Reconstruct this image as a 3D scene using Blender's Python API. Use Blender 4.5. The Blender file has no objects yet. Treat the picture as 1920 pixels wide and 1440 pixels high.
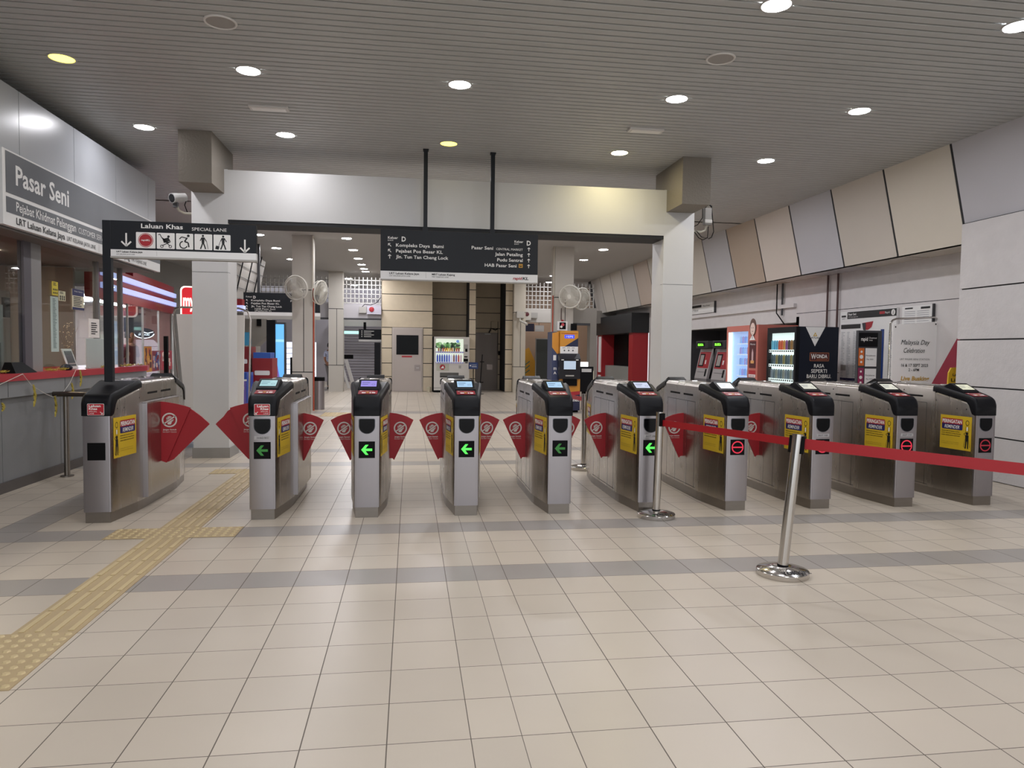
import bpy, math, random
from mathutils import Vector, Matrix
random.seed(7)
PI = math.pi
SC = bpy.context.scene
COL = SC.collection

# ------------------------------------------------------------------ camera
def cam_axes(yaw, pitch, roll):
    f = Vector((math.sin(yaw)*math.cos(pitch), math.cos(yaw)*math.cos(pitch), math.sin(pitch)))
    r = Vector((math.cos(yaw), -math.sin(yaw), 0.0))
    u = r.cross(f)
    r2 = r*math.cos(roll) + u*math.sin(roll)
    u2 = -r*math.sin(roll) + u*math.cos(roll)
    return r2, u2, f
cd = bpy.data.cameras.new('camera')
cam = bpy.data.objects.new('camera', cd)
COL.objects.link(cam)
R2, U2, F2 = cam_axes(math.radians(8.2121), math.radians(-2.6581), math.radians(0.7116))
cam.matrix_world = Matrix(((R2.x, U2.x, -F2.x, 0), (R2.y, U2.y, -F2.y, 0), (R2.z, U2.z, -F2.z, 1.3985), (0, 0, 0, 1)))
cd.sensor_width = 36.0
cd.lens = 1325.5/1920*36.0
cd.clip_start = 0.05
cd.clip_end = 200
SC.camera = cam

# ------------------------------------------------------------------ world and exposure
world = bpy.data.worlds.new('world')
SC.world = world
world.use_nodes = True
bg = world.node_tree.nodes['Background']
bg.inputs[0].default_value = (0.90, 0.94, 1.0, 1)
bg.inputs[1].default_value = 0.75
SC.view_settings.view_transform = 'Standard'
SC.view_settings.look = 'None'
SC.view_settings.gamma = 1.0
SC.view_settings.use_curve_mapping = False
SC.view_settings.exposure = 0.88
LAMP = 78.0          # radiance of the ceiling downlights

# ------------------------------------------------------------------ materials
def lin(c):
    c = c/255.0
    return c/12.92 if c <= 0.04045 else ((c+0.055)/1.055)**2.4
def rgb(h):
    if isinstance(h, str):
        h = h.lstrip('#')
        h = h if len(h) == 6 else ''.join(c*2 for c in h)
        h = (int(h[0:2], 16), int(h[2:4], 16), int(h[4:6], 16))
    return (lin(h[0]), lin(h[1]), lin(h[2]), 1.0)
MATS = {}
def mat(name, col='#808080', rough=0.6, metal=0.0, emit=None, es=1.0, noise=0.0, nscale=6.0, bump=0.0, bscale=60.0, stretch=None, spec=0.5, coat=0.0):
    if name in MATS: return MATS[name]
    m = bpy.data.materials.new(name)
    m.use_nodes = True
    nt = m.node_tree
    b = nt.nodes['Principled BSDF']
    c = rgb(col)
    b.inputs['Base Color'].default_value = c
    b.inputs['Roughness'].default_value = rough
    b.inputs['Metallic'].default_value = metal
    b.inputs['Specular IOR Level'].default_value = spec
    if coat: b.inputs['Coat Weight'].default_value = coat
    if emit:
        if es <= 3: es *= 0.55
        b.inputs['Emission Color'].default_value = rgb(emit)
        b.inputs['Emission Strength'].default_value = es
    if noise or bump:
        tc = nt.nodes.new('ShaderNodeTexCoord')
        mp = nt.nodes.new('ShaderNodeMapping')
        nt.links.new(tc.outputs['Object'], mp.inputs[0])
        if stretch: mp.inputs['Scale'].default_value = stretch
    if noise:
        n = nt.nodes.new('ShaderNodeTexNoise')
        n.inputs['Scale'].default_value = nscale
        n.inputs['Detail'].default_value = 4
        nt.links.new(mp.outputs[0], n.inputs['Vector'])
        mr = nt.nodes.new('ShaderNodeMapRange')
        mr.inputs['From Min'].default_value = 0.3; mr.inputs['From Max'].default_value = 0.7
        mr.inputs['To Min'].default_value = 1-noise; mr.inputs['To Max'].default_value = 1+noise
        nt.links.new(n.outputs['Fac'], mr.inputs['Value'])
        hs = nt.nodes.new('ShaderNodeHueSaturation')
        hs.inputs['Color'].default_value = c
        nt.links.new(mr.outputs[0], hs.inputs['Value'])
        nt.links.new(hs.outputs[0], b.inputs['Base Color'])
        if metal > 0.5:
            mr2 = nt.nodes.new('ShaderNodeMapRange')
            mr2.inputs['From Min'].default_value = 0.3; mr2.inputs['From Max'].default_value = 0.7
            mr2.inputs['To Min'].default_value = rough*0.95; mr2.inputs['To Max'].default_value = rough*1.06
            nt.links.new(n.outputs['Fac'], mr2.inputs['Value'])
            nt.links.new(mr2.outputs[0], b.inputs['Roughness'])
    if bump:
        n2 = nt.nodes.new('ShaderNodeTexNoise')
        n2.inputs['Scale'].default_value = bscale
        n2.inputs['Detail'].default_value = 5
        nt.links.new(mp.outputs[0], n2.inputs['Vector'])
        bp = nt.nodes.new('ShaderNodeBump')
        bp.inputs['Strength'].default_value = bump
        bp.inputs['Distance'].default_value = 0.01
        nt.links.new(n2.outputs['Fac'], bp.inputs['Height'])
        nt.links.new(bp.outputs[0], b.inputs['Normal'])
    MATS[name] = m
    return m

def glass_mat():
    m = bpy.data.materials.new('window_glass')
    m.use_nodes = True
    nt = m.node_tree
    nt.nodes.clear()
    out = nt.nodes.new('ShaderNodeOutputMaterial')
    mix = nt.nodes.new('ShaderNodeMixShader')
    tr = nt.nodes.new('ShaderNodeBsdfTransparent'); tr.inputs[0].default_value = (0.93, 0.96, 0.95, 1)
    gl = nt.nodes.new('ShaderNodeBsdfGlossy'); gl.inputs['Roughness'].default_value = 0.02
    lw = nt.nodes.new('ShaderNodeLayerWeight'); lw.inputs[0].default_value = 0.5
    pw = nt.nodes.new('ShaderNodeMath'); pw.operation = 'POWER'; pw.inputs[1].default_value = 5.0
    nt.links.new(lw.outputs['Facing'], pw.inputs[0])
    fr = nt.nodes.new('ShaderNodeMath'); fr.operation = 'MULTIPLY_ADD'; fr.inputs[1].default_value = 0.55; fr.inputs[2].default_value = 0.035
    nt.links.new(pw.outputs[0], fr.inputs[0])
    nt.links.new(fr.outputs[0], mix.inputs[0]); nt.links.new(tr.outputs[0], mix.inputs[1]); nt.links.new(gl.outputs[0], mix.inputs[2])
    nt.links.new(mix.outputs[0], out.inputs[0])
    return m
GLASS = glass_mat()

def floor_mat():
    m = bpy.data.materials.new('floor_tiles')
    m.use_nodes = True
    nt = m.node_tree; N = nt.nodes; L = nt.links
    b = N['Principled BSDF']
    tc = N.new('ShaderNodeTexCoord')
    sep = N.new('ShaderNodeSeparateXYZ'); L.new(tc.outputs['UV'], sep.inputs[0])
    def math_(op, a, c=None, d=None):
        n = N.new('ShaderNodeMath'); n.operation = op
        for i, v in enumerate((a, c, d)):
            if v is None: continue
            if isinstance(v, (int, float)): n.inputs[i].default_value = v
            else: L.new(v, n.inputs[i])
        return n.outputs[0]
    u, v = sep.outputs[0], sep.outputs[1]
    fu, fv = math_('FRACT', u), math_('FRACT', v)
    du = math_('MINIMUM', fu, math_('SUBTRACT', 1.0, fu))
    dv = math_('MINIMUM', fv, math_('SUBTRACT', 1.0, fv))
    d = math_('MINIMUM', du, math_('MULTIPLY', dv, 1.15))
    grout = math_('LESS_THAN', d, 0.0075)
    comb = N.new('ShaderNodeCombineXYZ')
    L.new(math_('FLOOR', u), comb.inputs[0]); L.new(math_('FLOOR', v), comb.inputs[1])
    wn = N.new('ShaderNodeTexWhiteNoise'); wn.noise_dimensions = '2D'; L.new(comb.outputs[0], wn.inputs['Vector'])
    tv = math_('MULTIPLY_ADD', wn.outputs['Value'], 0.09, 0.955)
    ns = N.new('ShaderNodeTexNoise'); ns.inputs['Scale'].default_value = 1.1; ns.inputs['Detail'].default_value = 6
    L.new(tc.outputs['Object'], ns.inputs['Vector'])
    tv2 = math_('MULTIPLY', tv, math_('MULTIPLY_ADD', ns.outputs['Fac'], 0.22, 0.89))
    # which colour: attribute painted per face (0 = beige, 1 = grey band)
    at = N.new('ShaderNodeAttribute'); at.attribute_name = 'band'
    mx = N.new('ShaderNodeMix'); mx.data_type = 'RGBA'
    L.new(at.outputs['Fac'], mx.inputs['Factor'])
    mx.inputs['A'].default_value = rgb('#bfb4a4'); mx.inputs['B'].default_value = rgb('#9b958e')
    hs = N.new('ShaderNodeHueSaturation'); L.new(mx.outputs['Result'], hs.inputs['Color']); L.new(tv2, hs.inputs['Value'])
    m2 = N.new('ShaderNodeMix'); m2.data_type = 'RGBA'
    L.new(grout, m2.inputs['Factor']); L.new(hs.outputs[0], m2.inputs['A']); m2.inputs['B'].default_value = rgb('#5f564c')
    L.new(m2.outputs['Result'], b.inputs['Base Color'])
    L.new(math_('MULTIPLY_ADD', grout, 0.4, math_('MULTIPLY_ADD', ns.outputs['Fac'], 0.12, 0.27)), b.inputs['Roughness'])
    bp = N.new('ShaderNodeBump'); bp.inputs['Strength'].default_value = 0.25; bp.inputs['Distance'].default_value = 0.002
    L.new(math_('SUBTRACT', 1.0, grout), bp.inputs['Height']); L.new(bp.outputs[0], b.inputs['Normal'])
    return m

STEEL = mat('brushed_steel', '#b3ada6', 0.27, 1.0, noise=0.025, nscale=1.2, stretch=(6, 6, 0.5))
STEEL_F = mat('satin_steel_front', '#a9a5a8', 0.33, 1.0, noise=0.02, nscale=2, stretch=(8, 8, 0.6))
STEEL_D = mat('plinth_steel', '#928c85', 0.36, 1.0, noise=0.03, nscale=5, stretch=(2, 2, 8))
CHROME = mat('polished_steel', '#c9c6c2', 0.16, 1.0)
BLACKP = mat('black_plastic', '#090a0f', 0.42, spec=0.22)
BLACKM = mat('black_matt', '#060608', 0.6, spec=0.15)
NAVY = mat('navy_panel', '#0c1322', 0.4, spec=0.3)
RED = mat('signal_red', '#a31722', 0.42)
REDF = mat('flap_red', '#9c1420', 0.5)
WHITE = mat('white_print', '#e6e4e0', 0.5)
SIGNG = mat('sign_grey', '#2b3036', 0.42)
SIGNW = mat('sign_white', '#e4e3e1', 0.45)
BLACK = mat('print_black', '#101012', 0.5)
YELLOW = mat('sticker_yellow', '#cbaa2a', 0.5, spec=0.3)
NAVYP = mat('print_navy', '#1c2358', 0.45)
REDP = mat('print_red', '#a3202a', 0.45)
PAINT = mat('white_cladding', '#cac9c7', 0.38, noise=0.02, nscale=1.5)
CONC = mat('grey_render', '#857e74', 0.85, bump=0.7, bscale=38)
BEIGE = mat('beige_panel', '#b3a184', 0.6, noise=0.04, nscale=2)
JOINT = mat('joint_dark', '#1d1f22', 0.7)
DGREY = mat('dark_grey', '#3b3b3d', 0.5)
LGREY = mat('light_grey', '#a6a39d', 0.6)

# ------------------------------------------------------------------ mesh builder
TEXTS = {}
def glyphs(s, bold):
    k = (s, bold)
    if k not in TEXTS:
        c = bpy.data.curves.new('t', 'FONT'); c.body = s; c.resolution_u = 2; c.offset = bold
        o = bpy.data.objects.new('t', c)
        me = o.to_mesh()
        vs = [(v.co.x, v.co.y) for v in me.vertices]
        fs = [tuple(p.vertices) for p in me.polygons]
        o.to_mesh_clear()
        bpy.data.objects.remove(o); bpy.data.curves.remove(c)
        TEXTS[k] = (vs, fs)
    return TEXTS[k]

class MB:
    def __init__(s):
        s.v = []; s.f = []; s.mi = []; s.ms = []; s.sm = []
    def _m(s, m):
        if m not in s.ms: s.ms.append(m)
        return s.ms.index(m)
    def add(s, vs, fs, m, smooth=False):
        b = len(s.v); s.v += [tuple(x) for x in vs]; k = s._m(m)
        for f in fs:
            s.f.append(tuple(b+i for i in f)); s.mi.append(k); s.sm.append(smooth)
        return s
    def box(s, x0, x1, y0, y1, z0, z1, m, rot=None, c=None):
        vs = [Vector((x, y, z)) for x in (x0, x1) for y in (y0, y1) for z in (z0, z1)]
        if rot is not None:
            c = Vector(c) if c is not None else Vector(((x0+x1)/2, (y0+y1)/2, (z0+z1)/2))
            vs = [c + rot @ (p-c) for p in vs]
        return s.add(vs, [(0, 1, 3, 2), (4, 6, 7, 5), (0, 4, 5, 1), (2, 3, 7, 6), (0, 2, 6, 4), (1, 5, 7, 3)], m)
    def quad(s, a, b, c, d, m): return s.add([a, b, c, d], [(0, 1, 2, 3)], m)
    def prism(s, poly, ax, d0, d1, m, smooth=False):
        # poly in the two remaining axes, extruded along ax from d0 to d1
        def P(p, d):
            if ax == 'x': return (d, p[0], p[1])
            if ax == 'y': return (p[0], d, p[1])
            return (p[0], p[1], d)
        n = len(poly)
        vs = [P(p, d0) for p in poly] + [P(p, d1) for p in poly]
        fs = [tuple(range(n))[::-1], tuple(range(n, 2*n))] + [(i, (i+1) % n, n+(i+1) % n, n+i) for i in range(n)]
        return s.add(vs, fs, m, smooth)
    def loft(s, rings, m, smooth=True, caps=True, closed=True):
        n = len(rings[0]); vs = [p for r in rings for p in r]; fs = []
        for k in range(len(rings)-1):
            for i in range(n if closed else n-1):
                j = (i+1) % n
                fs.append((k*n+i, k*n+j, (k+1)*n+j, (k+1)*n+i))
        if caps:
            fs.append(tuple(range(n))[::-1]); fs.append(tuple((len(rings)-1)*n+i for i in range(n)))
        return s.add(vs, fs, m, smooth)
    def lathe(s, prof, c, m, seg=28, ax='z', smooth=True, tilt=None):
        c = Vector(c); rings = []
        for r, h in prof:
            ring = []
            for i in range(seg):
                a = 2*PI*i/seg
                p = {'z': Vector((r*math.cos(a), r*math.sin(a), h)), 'y': Vector((r*math.cos(a), h, r*math.sin(a))), 'x': Vector((h, r*math.cos(a), r*math.sin(a)))}[ax]
                if tilt is not None: p = tilt @ p
                ring.append(c+p)
            rings.append(ring)
        return s.loft(rings, m, smooth)
    def tube(s, pts, r, m, seg=8, smooth=True):
        pts = [Vector(p) for p in pts]; rings = []
        up = None
        for i, p in enumerate(pts):
            d = (pts[min(i+1, len(pts)-1)] - pts[max(i-1, 0)]).normalized()
            if up is None:
                up = Vector((0, 0, 1)) if abs(d.z) < 0.9 else Vector((1, 0, 0))
            a = d.cross(up).normalized(); b = a.cross(d).normalized(); up = b
            rr = r[i] if isinstance(r, (list, tuple)) else r
            rings.append([p + a*rr*math.cos(2*PI*k/seg) + b*rr*math.sin(2*PI*k/seg) for k in range(seg)])
        return s.loft(rings, m, smooth)
    def torus(s, c, R, r, m, ax='y', seg=32, ts=8, tilt=None):
        c = Vector(c); rings = []
        for i in range(seg+1):
            a = 2*PI*i/seg; ring = []
            for k in range(ts):
                b = 2*PI*k/ts; q = R+r*math.cos(b); h = r*math.sin(b)
                p = Vector((q*math.cos(a), h, q*math.sin(a))) if ax == 'y' else (Vector((h, q*math.cos(a), q*math.sin(a))) if ax == 'x' else Vector((q*math.cos(a), q*math.sin(a), h)))
                if tilt is not None: p = tilt @ p
                ring.append(c+p)
            rings.append(ring)
        return s.loft(rings, m, True, caps=False)
    def build(s, name, parent=None, world=True, bevel=0, seg=2, origin=None, edge=35):
        me = bpy.data.meshes.new(name)
        off = Vector((0, 0, 0))
        if parent is not None and world:
            q = parent
            while q is not None:
                off += q.location; q = q.parent
        elif parent is None:
            if origin is None:
                xs = [p[0] for p in s.v]; ys = [p[1] for p in s.v]; zs = [p[2] for p in s.v]
                origin = ((min(xs)+max(xs))/2, (min(ys)+max(ys))/2, min(zs))
            off = Vector(origin)
        me.from_pydata([tuple(Vector(p)-off) for p in s.v], [], s.f)
        for m in s.ms: me.materials.append(m)
        me.polygons.foreach_set('material_index', s.mi)
        me.polygons.foreach_set('use_smooth', s.sm)
        me.update()
        if any(s.sm):
            try: me.set_sharp_from_angle(angle=math.radians(edge))
            except Exception: pass
        o = bpy.data.objects.new(name, me); COL.objects.link(o)
        if parent is not None: o.parent = parent
        else: o.location = off
        if bevel:
            b = o.modifiers.new('bevel', 'BEVEL'); b.width = bevel; b.segments = seg; b.limit_method = 'ANGLE'; b.angle_limit = math.radians(40)
            b.harden_normals = False
        return o

class Flat:
    """flat drawing on a surface: origin o, right axis u, up axis v; layers step outwards along n"""
    def __init__(s, mb, o, u=(1, 0, 0), v=(0, 0, 1), step=0.0012):
        s.mb = mb; s.o = Vector(o); s.u = Vector(u).normalized(); s.v = Vector(v).normalized(); s.n = s.u.cross(s.v).normalized(); s.step = step
    def P(s, a, b, k): return s.o + s.u*a + s.v*b + s.n*(k*s.step)
    def poly(s, pts, m, k=1):
        s.mb.add([s.P(a, b, k) for a, b in pts], [tuple(range(len(pts)))], m); return s
    def rect(s, a0, b0, a1, b1, m, k=1): return s.poly([(a0, b0), (a1, b0), (a1, b1), (a0, b1)], m, k)
    def rrect(s, a0, b0, a1, b1, r, m, k=1):
        pts = []
        for cx, cy, st in ((a1-r, b0+r, -90), (a1-r, b1-r, 0), (a0+r, b1-r, 90), (a0+r, b0+r, 180)):
            for i in range(5):
                t = math.radians(st+i*22.5); pts.append((cx+r*math.cos(t), cy+r*math.sin(t)))
        return s.poly(pts, m, k)
    def disc(s, a, b, r, m, k=1, seg=24, sy=1.0):
        return s.poly([(a+r*math.cos(2*PI*i/seg), b+sy*r*math.sin(2*PI*i/seg)) for i in range(seg)], m, k)
    def ring(s, a, b, r0, r1, m, k=1, seg=28, a0=0, a1=360, sy=1.0):
        vs = []; fs = []
        for i in range(seg+1):
            t = math.radians(a0+(a1-a0)*i/seg)
            vs += [s.P(a+r0*math.cos(t), b+sy*r0*math.sin(t), k), s.P(a+r1*math.cos(t), b+sy*r1*math.sin(t), k)]
        for i in range(seg): fs.append((2*i, 2*i+1, 2*i+3, 2*i+2))
        s.mb.add(vs, fs, m); return s
    def line(s, a0, b0, a1, b1, w, m, k=1):
        dx, dy = a1-a0, b1-b0; L = math.hypot(dx, dy) or 1; nx, ny = -dy/L*w/2, dx/L*w/2
        return s.poly([(a0-nx, b0-ny), (a1-nx, b1-ny), (a1+nx, b1+ny), (a0+nx, b0+ny)], m, k)
    def path(s, pts, w, m, k=1):
        for p, q in zip(pts, pts[1:]): s.line(p[0], p[1], q[0], q[1], w, m, k)
        return s
    def text(s, t, a, b, h, m, w=None, align='l', bold=0.0, k=2, shear=0.0):
        vs, fs = glyphs(t, bold)
        if not vs: return s
        x0 = min(x for x, y in vs); x1 = max(x for x, y in vs)
        sy = h/0.70; sx = sy
        if w: sx = w/(x1-x0)
        W = (x1-x0)*sx
        off = {'l': 0, 'r': -W, 'c': -W/2}[align]
        s.mb.add([s.P(a+off+(x-x0)*sx+shear*y*sy, b+y*sy, k) for x, y in vs], fs, m); return s
    def arrow(s, a, b, L, ang, w, m, k=2):
        """arrow centred at a,b pointing at ang degrees"""
        t = math.radians(ang); ux, uy = math.cos(t), math.sin(t)
        tip = (a+ux*L/2, b+uy*L/2); tail = (a-ux*L/2, b-uy*L/2)
        s.line(tail[0], tail[1], tip[0]-ux*w*0.5, tip[1]-uy*w*0.5, w, m, k)
        for q in (135, -135):
            t2 = math.radians(ang+q)
            s.line(tip[0], tip[1], tip[0]+math.cos(t2)*L*0.5, tip[1]+math.sin(t2)*L*0.5, w, m, k)
        return s

# ------------------------------------------------------------------ objects
def tag(o, label=None, cat=None, group=None, kind=None):
    if label: o['label'] = label
    if cat: o['category'] = cat
    if group: o['group'] = group
    if kind: o['kind'] = kind
    return o
def thing(name, label, cat, loc=(0, 0, 0), group=None):
    o = bpy.data.objects.new(name, None); COL.objects.link(o); o.location = loc; o.empty_display_size = 0.1
    return tag(o, label, cat, group)
def struct(mb, name, label=None, **k):
    o = mb.build(name, **k); tag(o, label, None, None, 'structure'); return o
def clone(o, parent=None):
    c = o.copy(); COL.objects.link(c)
    if parent is not None: c.parent = parent
    for ch in list(o.children): clone(ch, c)
    return c
CEIL = 3.92

# ================================================================== SETTING
# floor: tile size in X .30 with two narrow columns, rows .2925 deep
def build_floor():
    XB = [(-14.0, 0.225, 0.30, 0.225), (0.225, 0.596, 0.1855, 0.225), (0.596, 14.0, 0.30, 0.596)]
    Y0, DY = 2.48, 0.2925
    bandrows = {6, 10, 21, 25, 45, 46}
    me = bpy.data.meshes.new('floor'); vs = []; fs = []; uvs = []; bd = []
    def quad(x0, x1, y0, y1, ux0, ux1, v0, v1, band):
        b = len(vs); vs.extend([(x0, y0, 0), (x1, y0, 0), (x1, y1, 0), (x0, y1, 0)]); fs.append((b, b+1, b+2, b+3))
        uvs.extend([(ux0, v0), (ux1, v0), (ux1, v1), (ux0, v1)]); bd.append(band)
    rows = list(range(-26, 100))
    cuts = sorted({-26, 100} | {r for r in bandrows} | {r+1 for r in bandrows})
    for x0, x1, dx, ref in XB:
        off = 0 if dx == 0.30 and ref == 0.225 else (100 if dx < 0.2 else 200)
        segs = [(x0, x1)]
        if x0 < -3.075 < x1: segs = [(x0, -3.075), (-3.075, -2.775), (-2.775, x1)]
        for sx0, sx1 in segs:
            for r0, r1 in zip(cuts, cuts[1:]):
                rr = [(r0, r1)]
                for q0, q1 in rr:
                    band = 1.0 if (q0 in bandrows and q1 == q0+1) else 0.0
                    if band and q0 in (10,) and sx1 <= -3.07: band = 0.0
                    if sx0 == -3.075 and q0 >= 10: band = 1.0
                    quad(sx0, sx1, Y0+q0*DY, Y0+q1*DY, (sx0-ref)/dx+off, (sx1-ref)/dx+off, q0, q1, band)
    me.from_pydata(vs, [], fs)
    uv = me.uv_layers.new(name='UVMap')
    for i, l in enumerate(uv.data): l.uv = uvs[i]
    at = me.attributes.new('band', 'FLOAT', 'FACE')
    for i, a in enumerate(at.data): a.value = bd[i]
    me.materials.append(floor_mat())
    o = bpy.data.objects.new('floor', me); COL.objects.link(o)
    tag(o, 'beige tiled floor with grey tile bands', None, None, 'structure')
build_floor()

# tactile paving strips
TACT = mat('tactile_yellow', '#b09b76', 0.55, noise=0.05)
TACT2 = mat('tactile_bump', '#c4b186', 0.5)
def tactile_bars(x0, x1, y0, y1, label, along='y', nb=4):
    mb = MB(); mb.box(x0, x1, y0, y1, 0.0, 0.004, TACT)
    w = (x1-x0) if along == 'y' else (y1-y0)
    for i in range(nb):
        c = (i+0.5)/nb*w
        n = max(1, round(((y1-y0) if along == 'y' else (x1-x0))/0.30)); L = ((y1-y0) if along == 'y' else (x1-x0))/n
        for k in range(n):
            if along == 'y': mb.box(x0+c-.013, x0+c+.013, y0+k*L+.012, y0+(k+1)*L-.012, 0.004, 0.008, TACT2)
            else: mb.box(x0+k*L+.012, x0+(k+1)*L-.012, y0+c-.013, y0+c+.013, 0.004, 0.008, TACT2)
    return tag(mb.build('tactile_guide_strip'), label, 'tactile paving')
def tactile_dots(x0, x1, y0, y1, label, group=None):
    mb = MB(); mb.box(x0, x1, y0, y1, 0.0, 0.004, TACT)
    nx = round((x1-x0)/0.06); ny = round((y1-y0)/0.06)
    for i in range(nx):
        for j in range(ny):
            cx = x0+(i+.5)*(x1-x0)/nx; cy = y0+(j+.5)*(y1-y0)/ny
            pts = [[(cx+r*math.cos(a*PI/3), cy+r*math.sin(a*PI/3), z) for a in range(6)] for r, z in ((.019, .004), (.013, .009))]
            mb.loft(pts, TACT2, smooth=False)
    return tag(mb.build('tactile_warning_tiles'), label, 'tactile paving', group)
tactile_bars(-1.90, -1.60, 3.66, 5.415, 'yellow ribbed tactile strip on the near floor, running towards the special lane')
tactile_bars(-1.90, -1.60, 5.71, 8.15, 'yellow ribbed tactile strip between the first two ticket gates')
tactile_dots(-2.20, -1.28, 5.415, 5.71, 'yellow dotted tactile tiles across the grey band before the special lane')
tactile_dots(-2.50, -1.60, 3.06, 3.66, 'large patch of yellow dotted tactile tiles in the near left corner')
tactile_dots(-2.20, -1.60, 8.15, 8.45, 'yellow dotted tactile tiles behind the first two gates, by the white column')
tactile_dots(-1.85, -1.05, 15.0, 15.9, 'faint yellow dotted tactile tiles far beyond the gates near the litter bin')

# ceiling: aluminium slats up to the portal, smooth behind
def build_ceiling():
    sl = mat('ceiling_slat', '#b0b1af', 0.45, 0.0, noise=0.03, nscale=2)
    dk = mat('ceiling_gap', '#131316', 0.8)
    sm = mat('ceiling_plaster', '#aaa8a5', 0.7)
    mb = MB()
    y = -3.0
    while y < 13.0:
        mb.prism([(y+.010, CEIL+.06), (y+.010, CEIL+.004), (y+.015, CEIL), (y+.085, CEIL), (y+.090, CEIL+.004), (y+.090, CEIL+.06)], 'x', -9, 6.9, sl)
        y += 0.1
    mb.box(-9, 6.9, -3.0, 13.0, CEIL+.06, CEIL+.08, dk)
    mb.box(-9, 9, 13.0, 30, CEIL, CEIL+.05, sm)
    o = mb.build('ceiling', origin=(0, 0, CEIL)); tag(o, 'grey slatted aluminium ceiling', None, None, 'structure')
build_ceiling()

# downlights
LW = mat('lamp_white', '#ffffff', 0.5, emit='#fbfaff', es=LAMP)
LWC = mat('lamp_cool', '#ffffff', 0.5, emit='#eaf1ff', es=LAMP*1.45)
LY = mat('lamp_yellow', '#f6e88a', 0.5, emit='#f3dc50', es=LAMP*0.0385)
LYW = mat('lamp_warm', '#fff0c0', 0.5, emit='#fff0b8', es=LAMP*0.9)
LWF = mat('lamp_far', '#ffffff', 0.5, emit='#fbfaff', es=LAMP*1.5)
LWR = mat('lamp_right', '#ffffff', 0.5, emit='#fbfaff', es=LAMP*1.55)
RIM = mat('lamp_rim', '#b9b6b2', 0.4)
def downlight(x, y, m, label, group=None, r=0.1):
    t = thing('ceiling_downlight', label, 'ceiling light', (x, y, CEIL), group)
    b = MB(); b.torus((x, y, CEIL-.002), r+.008, .008, RIM, ax='z', seg=24, ts=6); b.build('rim', t)
    d = MB(); d.add([(x+r*math.cos(2*PI*i/24), y+r*math.sin(2*PI*i/24), CEIL-.006) for i in range(24)], [tuple(range(24))[::-1]], m); d.build('lamp_disc', t)
    return t
cols = {-3.04: 'left', -1.47: 'second', 0.45: 'middle', 2.60: 'fourth', 4.57: 'right'}
colname = {-3.04: 'nearest the booth', -1.47: 'second from the left', 0.45: 'the middle one', 2.60: 'second from the right', 4.57: 'rightmost'}
rowname = {4.90: 'row at the top edge', 6.83: 'row above the gates', 8.77: 'row before the portal beam'}
for yy in (4.90, 6.83, 8.77):
    for xx in cols:
        if yy == 4.90 and xx < 2: continue
        if (xx, yy) in ((-3.04, 6.83), (0.45, 8.77)): m = LY; w = 'dim yellow round ceiling light'
        elif (xx, yy) == (2.60, 8.77): m = LYW; w = 'warm white round ceiling light'
        elif xx == 4.57 and yy > 5: m = LWR; w = 'bright white round ceiling light'
        elif (xx, yy) == (4.57, 4.90): m = LWC; w = 'cool white round ceiling light'
        else: m = LW; w = 'bright white round ceiling light'
        downlight(xx, yy, m, '%s in %s, %s' % (w, rowname[yy], colname[xx]), 'downlights in the slatted ceiling before the gates')
# behind and above the camera the grid carries on
for yy in (-0.9, 1.0, 2.95):
    for xx in (-1.47, 0.45, 2.60, 4.57):
        downlight(xx, yy, LW, 'white round ceiling light above the near floor, outside the photo', 'downlights over the near floor')
downlight(-3.04, 2.95, LW, 'white round ceiling light above the near floor, outside the photo', 'downlights over the near floor')
downlight(-1.47, 4.90, LW, 'white round ceiling light above the near floor, outside the photo', 'downlights over the near floor')
downlight(0.45, 4.90, LW, 'white round ceiling light above the near floor, outside the photo', 'downlights over the near floor')
def far_lights(x, ys, words):
    for i, yy in enumerate(ys):
        o = ['nearest', 'second', 'third', 'fourth', 'fifth', 'sixth', 'seventh'][i]
        downlight(x, yy, LWF, 'white round light in far ceiling, %s of the row %s' % (o, words), 'downlights in the far ceiling beyond the portal', r=.11)
far_lights(-1.45, (16.6, 18.5, 20.2, 21.6, 22.7, 23.5), 'left of the hanging exit sign')
far_lights(-3.35, (16.5, 18.6, 20.8), 'above the far hanging sign')
far_lights(4.68, (17.0, 19.0, 21.6, 23.2), 'right of the hanging exit sign')
for xx in (-1.47, 0.45, 2.6, 4.57):
    for yy in (10.9, 12.8, 14.7):
        downlight(xx, yy, LWF, 'white round ceiling light just beyond the portal beam, hidden by it', 'downlights behind the portal beam')

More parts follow.
